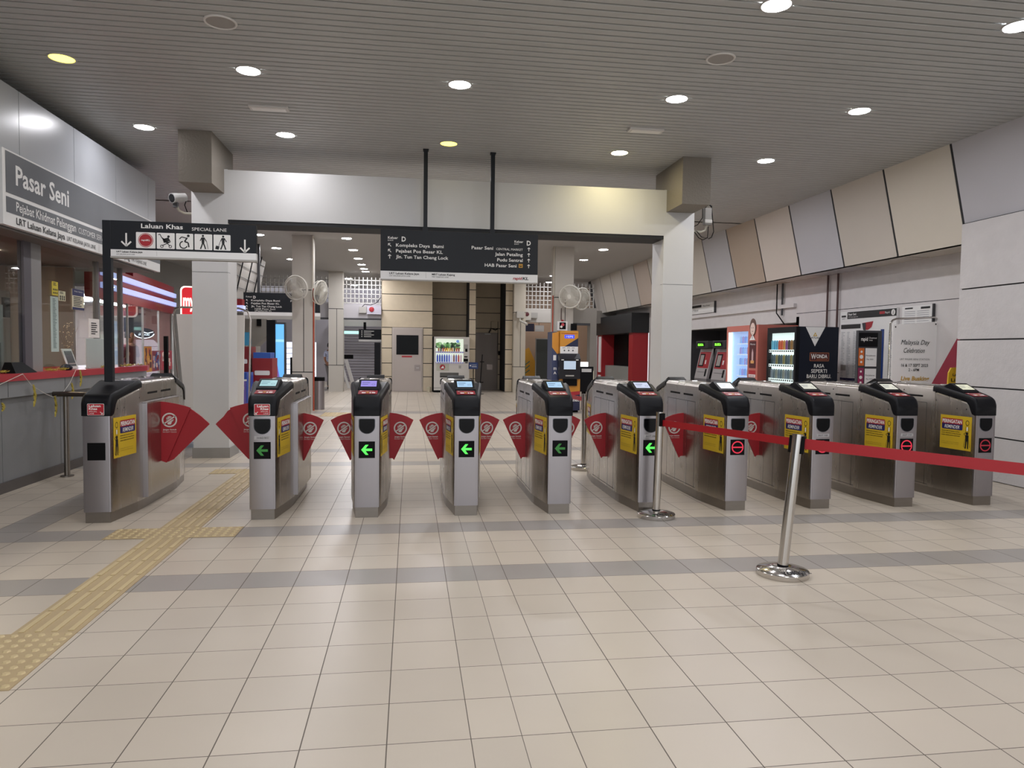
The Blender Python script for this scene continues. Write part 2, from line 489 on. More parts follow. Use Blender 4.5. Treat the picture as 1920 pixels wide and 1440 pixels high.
for xx, yy in ((-2.2, 26.0), (-2.2, 28.6), (5.0, 25.4)):  # extra lamps added to brighten the passages behind the far wall
    downlight(xx, yy, LWF, 'round fill light added to the ceiling beyond the far grilles', 'added fill lights beyond the far grilles', r=.13)
for x, y, w in ((-1.47, 5.87, 'left, above the first gates'), (2.61, 5.85, 'right, above the sixth gate')):
    t = thing('ceiling_speaker', 'round flush ceiling loudspeaker with pale rim, %s' % w, 'speaker', (x, y, CEIL), 'round ceiling loudspeakers')
    b = MB(); b.torus((x, y, CEIL-.003), .115, .010, mat('spk_rim', '#d8d5d0', .5), ax='z', seg=28, ts=6); b.build('rim', t)
    b = MB(); b.lathe([(.001, -.006), (.11, -.006), (.11, .0)], (x, y, CEIL), mat('spk_grille', '#a5a19c', .7, bump=.6, bscale=250), 28); b.build('grille', t)
for x, w in ((-1.48, 'left, before the left column'), (2.62, 'right, before the right column')):
    t = thing('ceiling_emergency_light', 'rectangular emergency light in the ceiling, %s' % w, 'emergency light', (x, 7.83, CEIL), 'rectangular emergency lights')
    b = MB(); b.box(x-.20, x+.20, 7.76, 7.90, CEIL-.022, CEIL+.002, mat('em_body', '#d0cdc8', .5)); b.build('body', t, bevel=.006)
    b = MB(); b.box(x-.17, x+.17, 7.785, 7.875, CEIL-.027, CEIL-.021, mat('em_diff', '#e6e3de', .35)); b.build('diffuser', t)

# portal: two clad columns, beam, rough grey column heads
def column(x0, x1, label, y0=9.35):
    b = MB(); b.box(x0, x1, y0, y0+.45, 0.13, 3.62, PAINT)
    b.box(x0-.012, x1+.012, y0-.012, y0+.46, 0, 0.13, mat('column_plinth', '#8f8c87', .45, noise=.05))
    b.box(x0-.002, x1+.002, y0-.002, y0+.10, 2.34, 2.343, JOINT)
    o = b.build('wall_column', bevel=0); tag(o, label, None, None, 'structure'); o.name = 'trim_1'
column(-2.70, -2.27, 'white clad square column left of the portal')
column(3.42, 3.85, 'white clad square column right of the portal')
b = MB(); b.box(-2.27, 3.42, 9.35, 9.80, 3.0, 3.615, PAINT); b.box(-2.27, 3.42, 9.36, 9.80, 2.955, 3.0, JOINT)
struct(b, 'trim_3', 'white clad beam across the portal')
for i, (x0, x1) in enumerate(((-2.68, -2.31), (3.45, 3.83))):
    b = MB(); b.box(x0, x1, 8.79, 9.80, 3.32, CEIL, CONC)
    struct(b, 'trim_%d' % (4+i), 'rough grey rendered block above the %s portal column' % ('left' if i == 0 else 'right'))

# right side: sloping cladding panels, soffit, rendered block wall, recessed wall
def lighten(h, f): return '#%02x%02x%02x' % tuple(min(255, int(int(h[i:i+2], 16)*f)) for i in (1, 3, 5))
PCOL = {0: '#9a989b', 1: '#aca59a', 2: '#a39c93', 3: '#97969a', 4: '#a8a098', 5: '#8f8275', 6: '#939294', 7: '#a29c93', 8: '#989590', 9: '#9c968c', 10: '#94877b', 11: '#989590', 12: '#a09b93', 13: '#a19c94', 14: '#989590'}
joints = [7.69-1.21*5+0.0*i + 1.21*i for i in range(0, 20)]
pn = 6
for i in range(19):
    y0, y1 = joints[i], joints[i+1]
    if y0 > 25: break
    k = i-4
    m = mat('cladding_%d' % max(k, 0), lighten(PCOL.get(max(k, 0), '#9a958e'), 1.22), 0.22, noise=.02, nscale=1.2)
    b = MB()
    zb = 2.76 if y0 > 7.5 else 2.99
    xb = 6.33+(CEIL-zb)*0.2328
    g = .020
    b.loft([[(6.33, y0+g, CEIL), (6.42, y0+g, CEIL), (xb+.09, y0+g, zb), (xb, y0+g, zb)], [(6.33, y1-g, CEIL), (6.42, y1-g, CEIL), (xb+.09, y1-g, zb), (xb, y1-g, zb)]], m, smooth=False)
    if y0 > 7.5: b.box(xb, 7.12, y0+g, y1-g, zb, zb+.03, m)
    struct(b, 'trim_%d' % pn, 'sloping wall panel of the right wall'); pn += 1
b = MB()   # dark backing seen in the panel joints
b.loft([[(6.336, 1.5, CEIL), (6.5, 1.5, CEIL), (6.80, 1.5, 2.765), (6.605, 1.5, 2.765)], [(6.336, 25, CEIL), (6.5, 25, CEIL), (6.80, 25, 2.765), (6.605, 25, 2.765)]], JOINT, smooth=False)
b.box(6.62, 7.12, 7.66, 25, 2.765, 2.80, JOINT)
struct(b, 'trim_%d' % pn, 'dark joint backing behind the sloping panels'); pn += 1
RW = mat('rendered_block', '#c9c5c4', 0.9, bump=0.55, bscale=26, noise=.03)
b = MB()
zs = [0.0, .50, 1.05, 1.60, 2.20, 2.98]
b.box(6.52, 7.3, -2.0, 7.64, 0, 2.98, JOINT)
for a, c in zip(zs, zs[1:]): b.box(6.50, 7.3, -2.0, 7.655, a+.008, c-.008, RW)
struct(b, 'wall_right', 'rough rendered blockwork wall at right')
RC = mat('recess_wall', '#d2cecd', 0.85, bump=.15, bscale=20, noise=.03)
b = MB()
def rwall(y0, y1, z0, z1): b.box(7.10, 7.3, y0, y1, z0, z1, RC)
rwall(7.6, 12.3, 0.0, 1.10); rwall(7.6, 12.3, 1.11, 2.155); rwall(7.6, 12.3, 2.165, 2.80)
b.box(7.105, 7.3, 7.6, 12.3, 0, 2.8, JOINT)
rwall(12.3, 18.2, 2.35, 2.80)
b.box(7.04, 7.3, 12.3, 18.2, 2.28, 2.35, RC); rwall(12.3, 18.2, 2.0, 2.28)
rwall(18.2, 20.5, 0, 2.8); rwall(20.5, 24.3, 2.55, 2.8); rwall(24.3, 27, 0, 2.8)
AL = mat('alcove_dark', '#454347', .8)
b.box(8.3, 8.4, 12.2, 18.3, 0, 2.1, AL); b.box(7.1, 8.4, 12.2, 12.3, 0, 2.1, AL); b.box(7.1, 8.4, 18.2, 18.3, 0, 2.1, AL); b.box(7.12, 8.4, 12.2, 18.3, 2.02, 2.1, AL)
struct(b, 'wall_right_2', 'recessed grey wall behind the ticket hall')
for i, yy in enumerate((11.26, 10.97)):
    b = MB(); b.tube([(7.06, yy, 1.80), (7.06, yy, 2.76)], .017, mat('conduit_brown', '#4b2f2c', .5))
    tag(b.build('wall_conduit'), 'brown vertical conduit on the right wall above the black drinks machine, %s one' % ('left' if i == 0 else 'right'), 'pipe', 'brown conduits on the right wall')
b = MB(); b.tube([(7.06, 12.75, 2.76), (7.06, 12.75, 2.15)], .02, DGREY); b.tube([(7.03, 12.9, 2.76), (7.03, 12.9, 2.2), (7.03, 12.7, 2.05), (7.05, 12.6, 1.95)], .012, BLACKM)
tag(b.build('wall_cable'), 'dark cable and conduit on the right wall above the pink drinks machine', 'cable')
b = MB(); b.tube([(6.95, 7.72, 2.74), (6.95, 7.72, 2.32)], .014, DGREY); b.tube([(6.88, 7.75, 2.74), (6.88, 7.75, 2.35), (6.9, 7.78, 2.27)], .010, DGREY); b.box(6.86, 7.02, 7.68, 7.74, 2.24, 2.31, LGREY)
tag(b.build('wall_conduit'), 'thin grey conduits dropping from the soffit beside the rendered block wall', 'pipe')

# far end wall: beige clad core with recesses, grilles
FY = 24.0
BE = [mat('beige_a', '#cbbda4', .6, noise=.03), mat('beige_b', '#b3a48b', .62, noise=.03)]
def clad(b, x0, x1, y, zlist, m, th=.03, face='y'):
    for a, c in zip(zlist, zlist[1:]): b.box(x0+.012, x1-.012, y-th, y, a+.012, c-.012, m)
b = MB()
zl = [0, .52, 1.02, 1.57, 2.12, 2.62, 3.12, 3.62, 3.92]
b.box(-.95, .74, FY, FY+3, 0, CEIL, JOINT)
clad(b, -.95, -.60, FY, [0, .50, .95, 1.45, 1.90, 2.14], BE[0]); clad(b, .42, .74, FY, [0, .50, .95, 1.45, 1.90, 2.14], BE[0])
clad(b, -.95, .74, FY, [2.14, 2.70, 3.25, CEIL], BE[0])
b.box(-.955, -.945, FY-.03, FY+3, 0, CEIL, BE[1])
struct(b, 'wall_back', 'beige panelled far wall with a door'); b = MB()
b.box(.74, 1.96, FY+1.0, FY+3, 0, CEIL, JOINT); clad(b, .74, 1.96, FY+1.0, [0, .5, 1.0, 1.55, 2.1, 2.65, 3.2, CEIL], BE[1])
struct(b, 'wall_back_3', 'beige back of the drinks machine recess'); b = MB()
b.box(1.96, 2.20, FY, FY+3, 0, CEIL, JOINT); clad(b, 1.96, 2.20, FY, [0, .45, .95, 1.45, 1.95, 2.45, 2.95, 3.45, CEIL], BE[0])
struct(b, 'wall_back_4', 'narrow beige pier between the recesses'); b = MB()
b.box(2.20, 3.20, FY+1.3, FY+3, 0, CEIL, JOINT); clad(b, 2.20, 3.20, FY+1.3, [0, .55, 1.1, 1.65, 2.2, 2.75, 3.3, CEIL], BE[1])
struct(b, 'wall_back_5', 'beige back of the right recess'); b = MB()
b.box(3.20, 3.46, FY, FY+3, 0, CEIL, JOINT); clad(b, 3.20, 3.46, FY, [0, .45, .95, 1.45, 1.95, 2.45, 2.95, 3.45, CEIL], BE[0])
struct(b, 'wall_back_6', 'beige pier right of the right recess')
FC = mat('far_column', '#b9b4ab', .6)
def far_column(x0, x1, y, label, n, split=True, d=.42, m=FC):
    b = MB(); b.box(x0+.006, x1-.006, y+.004, y+d, 0, CEIL, JOINT)
    xm = (x0+x1)/2+.03
    b.box(x0, x1, y, y+d+.01, 0, .86, m)
    for a, c in ((x0, xm-.008), (xm+.008, x1)): b.box(a, c, y, y+d+.01, .88, 2.70, m)
    b.box(x0, x1, y, y+d+.01, 2.72, CEIL, m)
    o = struct(b, 'trim_%d' % n, label)
far_column(-2.62, -2.18, 16.4, 'grey clad column with wall fans, left, beyond the gates', 40)
far_column(3.44, 3.90, 16.8, 'grey clad column with wall fans, right, beyond the gates', 41)
far_column(-2.64, -2.18, 23.7, 'grey clad column in the far left, by the litter bin', 42)
far_column(3.46, 3.86, 23.7, 'pale clad column at the right end of the beige wall', 43, m=mat('far_col_pale', '#c4bcac', .6))

# grille fields over the openings at the far end
def grille(x0, x1, z0, z1, y, name_n, label, pitch=.135):
    b = MB(); gm = mat('grille_white', '#c9c7c2', .5)
    n = int((x1-x0)/pitch)
    for i in range(n+1): b.box(x0+i*pitch-.012, x0+i*pitch+.012, y, y+.05, z0, z1, gm)
    n = int((z1-z0)/.15)
    for i in range(n+1): b.box(x0, x1, y, y+.05, z0+i*.15-.012, z0+i*.15+.012, gm)
    struct(b, 'window_%d' % name_n, label)
grille(3.86, 6.3, 2.86, 3.75, FY, 1, 'white square grille over the far right opening')
grille(-5.2, -.97, 2.93, 3.78, FY, 2, 'white square grille over the far left opening')
WB = mat('far_beam', '#bcb8b1', .6)
b = MB(); b.box(3.86, 4.95, FY-.02, FY+.3, 2.40, 2.84, WB); b.box(3.86, 4.95, FY+.3, FY+.4, 2.84, CEIL, AL) if False else None
b.box(4.95, 7.2, FY-.02, FY+.3, 2.40, 2.84, mat('far_beam2', '#8a857e', .7))
struct(b, 'trim_44', 'pale beam under the far right grille')
b = MB(); b.box(-5.2, -.97, FY-.02, FY+.3, 2.43, 2.90, mat('far_beam3', '#aba8ab', .6)); b.box(-5.2, -.97, FY-.03, FY+.3, 2.38, 2.43, DGREY)
struct(b, 'trim_45', 'pale beam under the far left grille')
# what lies behind: deeper passage walls
b = MB()
b.box(-12, -.95, 31.0, 31.1, 0, 4.4, mat('shutter_grey', '#aca7ad', .5)); b.box(3.4, 9, 27.0, 27.1, 0, 4.4, mat('deep_tan', '#8f7b6a', .8))
for k in range(24): b.box(-3.2, -.95, 30.97, 31.0, .12*k+.05, .12*k+.062, mat('shutter_line', '#77727a', .6))
struct(b, 'wall_back_2', 'far passage wall with roller shutter')
b = MB(); b.box(-7.2, -7.1, 11.0, 31, 0, CEIL, mat('left_far_wall', '#8d8983', .8)); b.box(-7.2, -3.9, -2, -1.9, 0, CEIL, LGREY)
struct(b, 'wall_left', 'grey left wall of the hall')
b = MB(); b.box(-9.1, -9, -3, 31, 0, CEIL, mat('outer_left', '#7a7774', .8)); struct(b, 'wall_left_2', 'outer left wall behind the booth')

# ================================================================== TICKET GATES
GL = 1.85
def hw(y):
    y = min(y, GL-y)
    if y < 0.42: return 0.104+0.056*max(y, 0)/0.42
    if y < 0.52: return 0.160+0.005*math.sin((y-0.42)/0.10*PI/2)
    return 0.165
def ctop(y):   # outer top profile of the black end caps
    pts = [(-.008, .945), (.0, .975), (.012, 1.0), (.035, 1.018), (.07, 1.030), (.42, 1.108), (.50, 1.115)]
    for (a, b), (c, d) in zip(pts, pts[1:]):
        if y <= c: return b+(d-b)*(y-a)/(c-a)
    return 1.115
SHARED = {}
def shared(key, name, fn, parent, loc=(0, 0, 0), bevel=0, edge=35):
    if key not in SHARED:
        mb = MB(); fn(mb)
        me_o = mb.build(name, parent, world=False, bevel=bevel, edge=edge)
        SHARED[key] = me_o; me_o.location = loc
        return me_o
    o = SHARED[key].copy(); COL.objects.link(o); o.parent = parent; o.location = loc
    return o
def g_plinth(mb):
    ys = [0, .42, .52, GL-.52, GL-.42, GL]
    poly = [(hw(y)-.012, y) for y in ys] + [(-(hw(y)-.012), y) for y in reversed(ys)]
    poly = [(x, max(.004, min(GL-.004, y))) for x, y in poly]
    mb.prism(poly, 'z', 0, .085, STEEL_D)
def g_body(mb):
    ys = [.004, .02, .1, .2, .3, .38, .44, .455, .458, .52, .7, .9, 1.15, GL-.52, GL-.458, GL-.455, GL-.44, GL-.38, GL-.3, GL-.2, GL-.1, GL-.02, GL-.004]
    rings = []
    for y in ys:
        e = min(y, GL-y); w = hw(y)
        zt = 1.108 if e > .456 else ctop(e)-.05
        if e < .02: w -= .004
        rings.append([(-w, y, .085), (-w, y, .30), (-w, y, zt-.034), (-w+.008, y, zt-.012), (-w+.028, y, zt), (w-.028, y, zt), (w-.008, y, zt-.012), (w, y, zt-.034), (w, y, .30), (w, y, .085)])
    mb.loft(rings, STEEL, smooth=True)
    for s in (-1, 1):   # slots, seams, screws
        for a, c in ((.62, .86), (.95, 1.22)):
            x = s*.1655; mb.box(min(x, x-s*.004), max(x, x-s*.004), a, c, .985, 1.003, BLACKM)
        for a in (.56, 1.29): mb.box(*sorted((s*.1645, s*.1655)), a, a+.004, .10, .93, JOINT)
        for a in (.75, 1.05): mb.box(*sorted((s*.1645, s*.1655)), a, a+.003, .10, .93, JOINT)
        mb.box(*sorted((s*.1645, s*.1655)), .56, 1.294, .93, .934, JOINT)
        mb.box(*sorted((s*.1645, s*.1657)), .52, GL-.52, .105, .109, JOINT)
        for y, z in ((.10, .90), (.20, .90), (.44, .965), (GL-.2, .90)):
            mb.lathe([(.001, 0), (.006, 0)], (s*(hw(y)+.0006), y, z), BLACKM, 8, 'x')
        mb.lathe([(.001, 0), (.008, 0)], (s*.1658, .90, 1.045), CHROME, 10, 'x')
    for y in (.62, 1.16):     # raised lids on the top
        for x in (-.07, .07): mb.loft([[(x+a*.030, y+c*.022, 1.108) for a, c in ((-1, -1), (1, -1), (1, 1), (-1, 1))], [(x+a*.024, y+c*.017, 1.117) for a, c in ((-1, -1), (1, -1), (1, 1), (-1, 1))]], CHROME, smooth=False)
def g_cap(mb, full=True):
    ys = [-.008, .0, .012, .035, .055, .07, .10, .20, .30, .42, .47, .478]
    rings = []
    for y in ys:
        w = hw(y)+.006; zt = ctop(y)
        if y <= .02: zl = .85
        elif y <= .035: zl = .86
        elif y <= .055: zl = .90
        elif y <= .07: zl = .94
        else: zl = zt-.062
        if y == ys[0]: w -= .008
        rings.append([(-w, y, zl), (-w, y, zt-.030), (-w+.006, y, zt-.011), (-w+.022, y, zt), (-w+.034, y, zt-.004), (w-.034, y, zt-.004), (w-.022, y, zt), (w-.006, y, zt-.011), (w, y, zt-.030), (w, y, zl)])
    mb.loft(rings, BLACKP, smooth=True)
def g_pod(mb):
    z = ctop
    mb.prism([(.185, z(.185)-.01), (.185, z(.185)+.010), (.20, z(.20)+.016), (.345, z(.345)+.046), (.36, z(.36)+.043), (.44, z(.44)-.004), (.44, z(.44)-.02)], 'x', -.088, .088, BLACKP)
def lcd_mat(col, es): return mat('lcd_'+col, '#202020', .3, emit='#'+col, es=es)
def g_screen(mb, m):
    y0, y1 = .212, .315
    z0 = ctop(.20)+.0175+(.012)*.2; sl = ((ctop(.345)+.046)-(ctop(.20)+.016))/.145
    f = Flat(mb, (-.066, y0, ctop(.20)+.016+sl*(y0-.20)+.0008), (1, 0, 0), (0, 1, sl))
    L = (y1-y0)*math.hypot(1, sl)
    f.rect(-.008, -.008, .140, L+.008, BLACKM, 0); f.rect(0, 0, .132, L, m, 1)
    ink = mat('lcd_ink', '#3a4a66', .4)
    f.rect(.010, L*.62, .075, L*.70, ink, 2); f.rect(.010, L*.34, .060, L*.41, ink, 2); f.ring(.105, L*.35, .011, .014, ink, 2, 12)
def g_sticker(mb):
    sl = (ctop(.17)-ctop(.07))/.10
    f = Flat(mb, (-.078, .062, ctop(.062)-.002), (1, 0, 0), (0, 1, sl))
    f.rrect(0, 0, .156, .112, .008, mat('reader_sticker', '#b23440', .35), 1)
    f.rrect(.005, .005, .151, .107, .006, mat('reader_sticker2', '#8f1f2a', .35), 2)
    f.text('Sila imbas di sini', .078, .078, .014, WHITE, w=.10, align='c', k=3)
    f.disc(.018, .090, .009, WHITE, 3, 12)
    f.rrect(.028, .020, .062, .048, .006, WHITE, 3); f.rrect(.066, .030, .085, .062, .005, mat('sticker_gold', '#c99a3d', .4), 3); f.rrect(.092, .018, .105, .050, .004, WHITE, 3); f.rrect(.112, .020, .140, .052, .006, WHITE, 3)
def g_front(mb):
    mb.prism([(-.104, .006), (-.100, -.004), (-.086, -.007), (.086, -.007), (.100, -.004), (.104, .006), (.104, .03), (-.104, .03)], 'z', .088, .848, STEEL_F, smooth=True)
    for x in (-.088, .0875): mb.box(x, x+.0008, -.0078, -.006, .09, .846, STEEL_D)
def g_window(mb):
    pts = [(-.062, .815), (-.055, .823), (.055, .823), (.062, .815), (.062, .765)]
    for i in range(1, 12):
        t = PI*i/12; pts.append((.062*math.cos(t), .765-.060*math.sin(t)))
    pts.append((-.062, .765))
    mb.prism([(x*1.08, .765+(z-.765)*1.08) for x, z in pts], 'y', -.0085, -.006, mat('window_rim', '#4b4e54', .4))
    mb.prism(pts, 'y', -.011, -.006, mat('scanner_glass', '#06070a', .15, spec=.2))
def g_status(mb, kind):
    mb.box(-.066, .066, -.0095, -.006, .50, .638, BLACKM)
    f = Flat(mb, (0, -.0095, .569))
    if kind in ('bright', 'dim'):
        m = mat('arrow_'+kind, '#0a2010', .5, emit='#58f05a' if kind == 'bright' else '#3f9a40', es=1.3 if kind == 'bright' else .45)
        f.poly([(-.042, 0), (-.022, .010), (.044, .010), (.044, -.010), (-.022, -.010)], m, 1)
        f.poly([(-.046, .0), (-.010, .042), (.014, .042), (-.018, .0)], m, 1)
        f.poly([(-.046, .0), (-.018, .0), (.014, -.042), (-.010, -.042)], m, 1)
    elif kind in ('red', 'redim'):
        m = mat('stop_'+kind, '#300808', .5, emit='#e8304a' if kind == 'red' else '#b02538', es=.9 if kind == 'red' else .6)
        f.ring(0, 0, .045, .056, m, 1); f.rect(-.045, -.006, .045, .006, m, 1)
def g_id(mb, t):
    f = Flat(mb, (0, -.0072, .672)); f.rect(-.062, -.014, .062, .014, mat('id_plate', '#a9a6a6', .4), 1)
    f.text(t, 0, -.008, .016, mat('id_ink', '#3a3a3e', .5), w=.090, align='c', k=2)
def no_touch(f, a, b, R, k=1):
    """prohibition ring with a hand"""
    W = mat('flap_print', '#cfc6bf', .5)
    for dx, h_ in ((-.34, .28), (-.15, .42), (.04, .46), (.22, .38)):
        f.rrect(a+R*(dx-.07), b+R*.0, a+R*(dx+.07), b+R*h_*1.25, R*.065, W, k)
    f.poly([(a-R*.42, b+R*.12), (a+R*.30, b+R*.12), (a+R*.32, b-R*.30), (a+R*.15, b-R*.62), (a-R*.22, b-R*.62), (a-R*.40, b-R*.2)], W, k)
    f.poly([(a+R*.28, b-R*.35), (a+R*.55, b+R*.05), (a+R*.46, b+R*.12), (a+R*.25, b-R*.05)], W, k)
    f.line(a-R*.72, b-R*.52, a+R*.72, b+R*.52, R*.30, REDF, k+1)
    f.line(a-R*.76, b-R*.55, a+R*.76, b+R*.55, R*.17, W, k+2)
    f.ring(a, b, R*.80, R*1.0, W, k+2)
    f.text('Jangan Sentuh', a, b-R*1.42, R*.20, W, w=R*1.75, align='c', bold=.02, k=k)
    f.text('DO NOT TOUCH', a, b-R*1.74, R*.17, W, w=R*1.75, align='c', k=k)
def g_flap(mb, s, big=False):
    """red sector shaped barrier leaf, s=+1 right, -1 left"""
    if not big:
        top = [(.10, .800), (.175, .800), (.225, .794), (.275, .782), (.33, .762), (.385, .732)]
        bot = [(.205, .350), (.190, .366), (.172, .368), (.150, .362), (.10, .362)]
        poly = [(s*x, z) for x, z in top+bot]
        if s > 0: poly = poly[::-1]
        mb.prism(poly, 'y', .842, .858, REDF)
        f = Flat(mb, (0, .8415, 0)); no_touch(f, s*.262, .655, .062)
    else:
        top = [(.10, .905), (.17, .905), (.25, .898), (.33, .883), (.41, .862), (.455, .846)]
        bot = [(.245, .345), (.20, .362), (.15, .370), (.10, .370)]
        poly = [(s*x, z) for x, z in top+bot]
        if s > 0: poly = poly[::-1]
        mb.prism(poly, 'y', .842, .856, REDF)
        f = Flat(mb, (0, .8415, 0)); no_touch(f, s*.275, .735, .066)
def g_flap2(mb, s):
    k = .615 if s > 0 else .585
    poly = [(.435, .848), (.48, .815), (k-.07, .765), (k-.015, .712), (k, .694), (.30, .372), (.255, .350), (.20, .362)]
    poly = [(s*x, z) for x, z in poly]
    if s > 0: poly = poly[::-1]
    mb.prism(poly, 'y', .860, .872, REDF)
def g_reminder(mb, s, rear=False):
    """yellow reminder sticker on side s, near the front (or mirrored to the rear end)"""
    ya, yb = .035, .375
    xa, xb = hw(ya), hw(yb)
    if rear: pa = Vector((s*xb, GL-yb, 0)); pb = Vector((s*xa, GL-ya, 0))
    else: pa = Vector((s*xa, ya, 0)); pb = Vector((s*xb, yb, 0))
    L = (pb-pa).length
    if s > 0: o, u = pa, pb-pa
    else: o, u = pb, pa-pb
    o = Vector((o.x, o.y, .505)) + Vector((s*.0012, 0, 0))
    f = Flat(mb, o, u, (0, 0, 1))
    H = .325
    f.rect(0, 0, L, H, YELLOW, 1)
    figleft = (s > 0) != rear
    fx = .045 if figleft else L-.045
    tx0 = .095 if figleft else .018
    tw = L-.113
    f.rrect(tx0, H-.135, tx0+tw, H-.030, .012, PURP, 2)
    f.rrect(tx0, H-.083, tx0+tw, H-.030, .010, REDP, 3)
    f.text('PERINGATAN', tx0+tw/2, H-.074, .034, WHITE, w=tw*.94, align='c', bold=.03, k=4)
    f.text('REMINDER', tx0+tw/2, H-.124, .032, WHITE, w=tw*.72, align='c', bold=.01, k=4, shear=.2)
    for i, t in enumerate(('Seekoranak di bawah 6 tahun', 'mesti ditemani orang dewasa', 'ketika melalui pintu automatik')):
        f.text(t, tx0, H-.158-i*.020, .0095, BLACK, w=tw*(.86, .93, .90)[i], bold=.02, k=2)
    for i, t in enumerate(('Children under 6 years old must be', 'accompanied by an adult at the gate')):
        f.text(t, tx0, H-.262-i*.016, .0065, mat('sticker_fine', '#7a6520', .5), w=tw*.85, k=2)
    # little stick figure: head, tall body, child in front, walking stick outline
    f.ring(fx, H-.060, .015, .0195, BLACK, 2, 16, sy=1.3)
    f.path([(fx-.014, H-.092), (fx-.016, H-.150)], .003, BLACK, 2); f.path([(fx+.014, H-.092), (fx+.016, H-.150)], .003, BLACK, 2); f.rrect(fx-.007, H-.135, fx+.007, H-.098, .004, SIGNW, 2)
    f.disc(fx, H-.160, .015, BLACK, 2, 14)
    f.poly([(fx-.018, H-.175), (fx+.018, H-.175), (fx+.016, H-.235), (fx-.016, H-.235)], BLACK, 2)
    f.poly([(fx-.016, H-.235), (fx-.002, H-.235), (fx-.008, H-.305), (fx-.020, H-.305)], BLACK, 2); f.poly([(fx+.002, H-.235), (fx+.016, H-.235), (fx+.018, H-.305), (fx+.007, H-.305)], BLACK, 2)
    f.path([(fx-.018, H-.180), (fx-.034, H-.165), (fx-.012, H-.150)], .004, BLACK, 2); f.path([(fx-.020, H-.215), (fx-.034, H-.290), (fx-.020, H-.295)], .003, BLACK, 2); f.path([(fx+.018, H-.215), (fx+.032, H-.290)], .003, BLACK, 2)
PURP = mat('sticker_blue', '#23235e', .45)
def g_lane(mb, s):
    f = Flat(mb, (0, -.0085, .855)); R_ = mat('lane_red', '#b01d2c', .42)
    a0, a1 = -.062, .062
    f.rrect(a0, .0, a1, .092, .006, WHITE, 1); f.rrect(a0+.003, .003, a1-.003, .089, .005, R_, 2)
    al = 'l' if s > 0 else 'r'; x = a0+.012 if s > 0 else a1-.012
    f.text('Laluan', x, .066, .018, WHITE, w=.088, align=al, bold=.03, k=3)
    f.text('Khas', x, .044, .018, WHITE, w=.062, align=al, bold=.03, k=3)
    f.text('SPECIAL', x, .026, .010, WHITE, w=.060, align=al, k=3)
    f.text('LANE', x, .010, .010, WHITE, w=.038, align=al, k=3)
    f.arrow(s*.042, .019, .026, -45 if s > 0 else -135, .004, WHITE, 3)
def g_sidebox(mb):
    mb.box(.160, .200, .50, 1.36, .10, .915, STEEL)
    mb.box(.160, .204, .496, .520, .10, .915, STEEL_F)
    mb.box(.160, .204, .50, 1.36, .915, .925, STEEL_F)

gates = [  # x centre, status, lcd, id, flaps, label
 (-2.437, 'off', None, None, 'Rbig', 'leftmost steel ticket gate with smooth black cap, blank display and large red double flap'),
 (-1.183, 'dim', ('a9d6dc', .9), 'WAG 011', 'LbigR', 'second ticket gate from the left, red Laluan Khas sticker on its cap, dim green arrow'),
 (-.351, 'bright', ('9a8ee0', 1.0), None, 'LR', 'third ticket gate from the left, with violet lit screen and bright green arrow'),
 (.474, 'bright', ('a9cff0', 1.0), None, 'LR', 'fourth ticket gate from the left, in front of the white drinks machine, bright green arrow'),
 (1.278, 'dim', ('a9cff0', 1.0), None, 'LR', 'fifth ticket gate from the left, dim green arrow, light blue screen'),
 (2.085, 'bright', ('cfd6f0', 1.0), 'AGT 106', 'LR', 'sixth ticket gate, its bright green arrow half hidden by the upright belt post'),
 (2.886, 'red', ('d8e0dc', .95), 'AGT 107', 'L', 'seventh ticket gate, red no-entry display, closed off behind the red belt'),
 (3.702, 'red', ('e0dfd0', .95), 'AGT 108', 'L', 'eighth ticket gate, red no-entry display crossed by the belt beside the leaning post'),
 (4.538, 'red', ('e0dfd0', .95), 'AGT 110', '', 'ninth ticket gate, second from the right wall, red no-entry display above the belt'),
 (5.350, 'redim', ('e0dfc4', .95), None, '', 'rightmost ticket gate beside the rendered block wall, dim red no-entry display'),
]
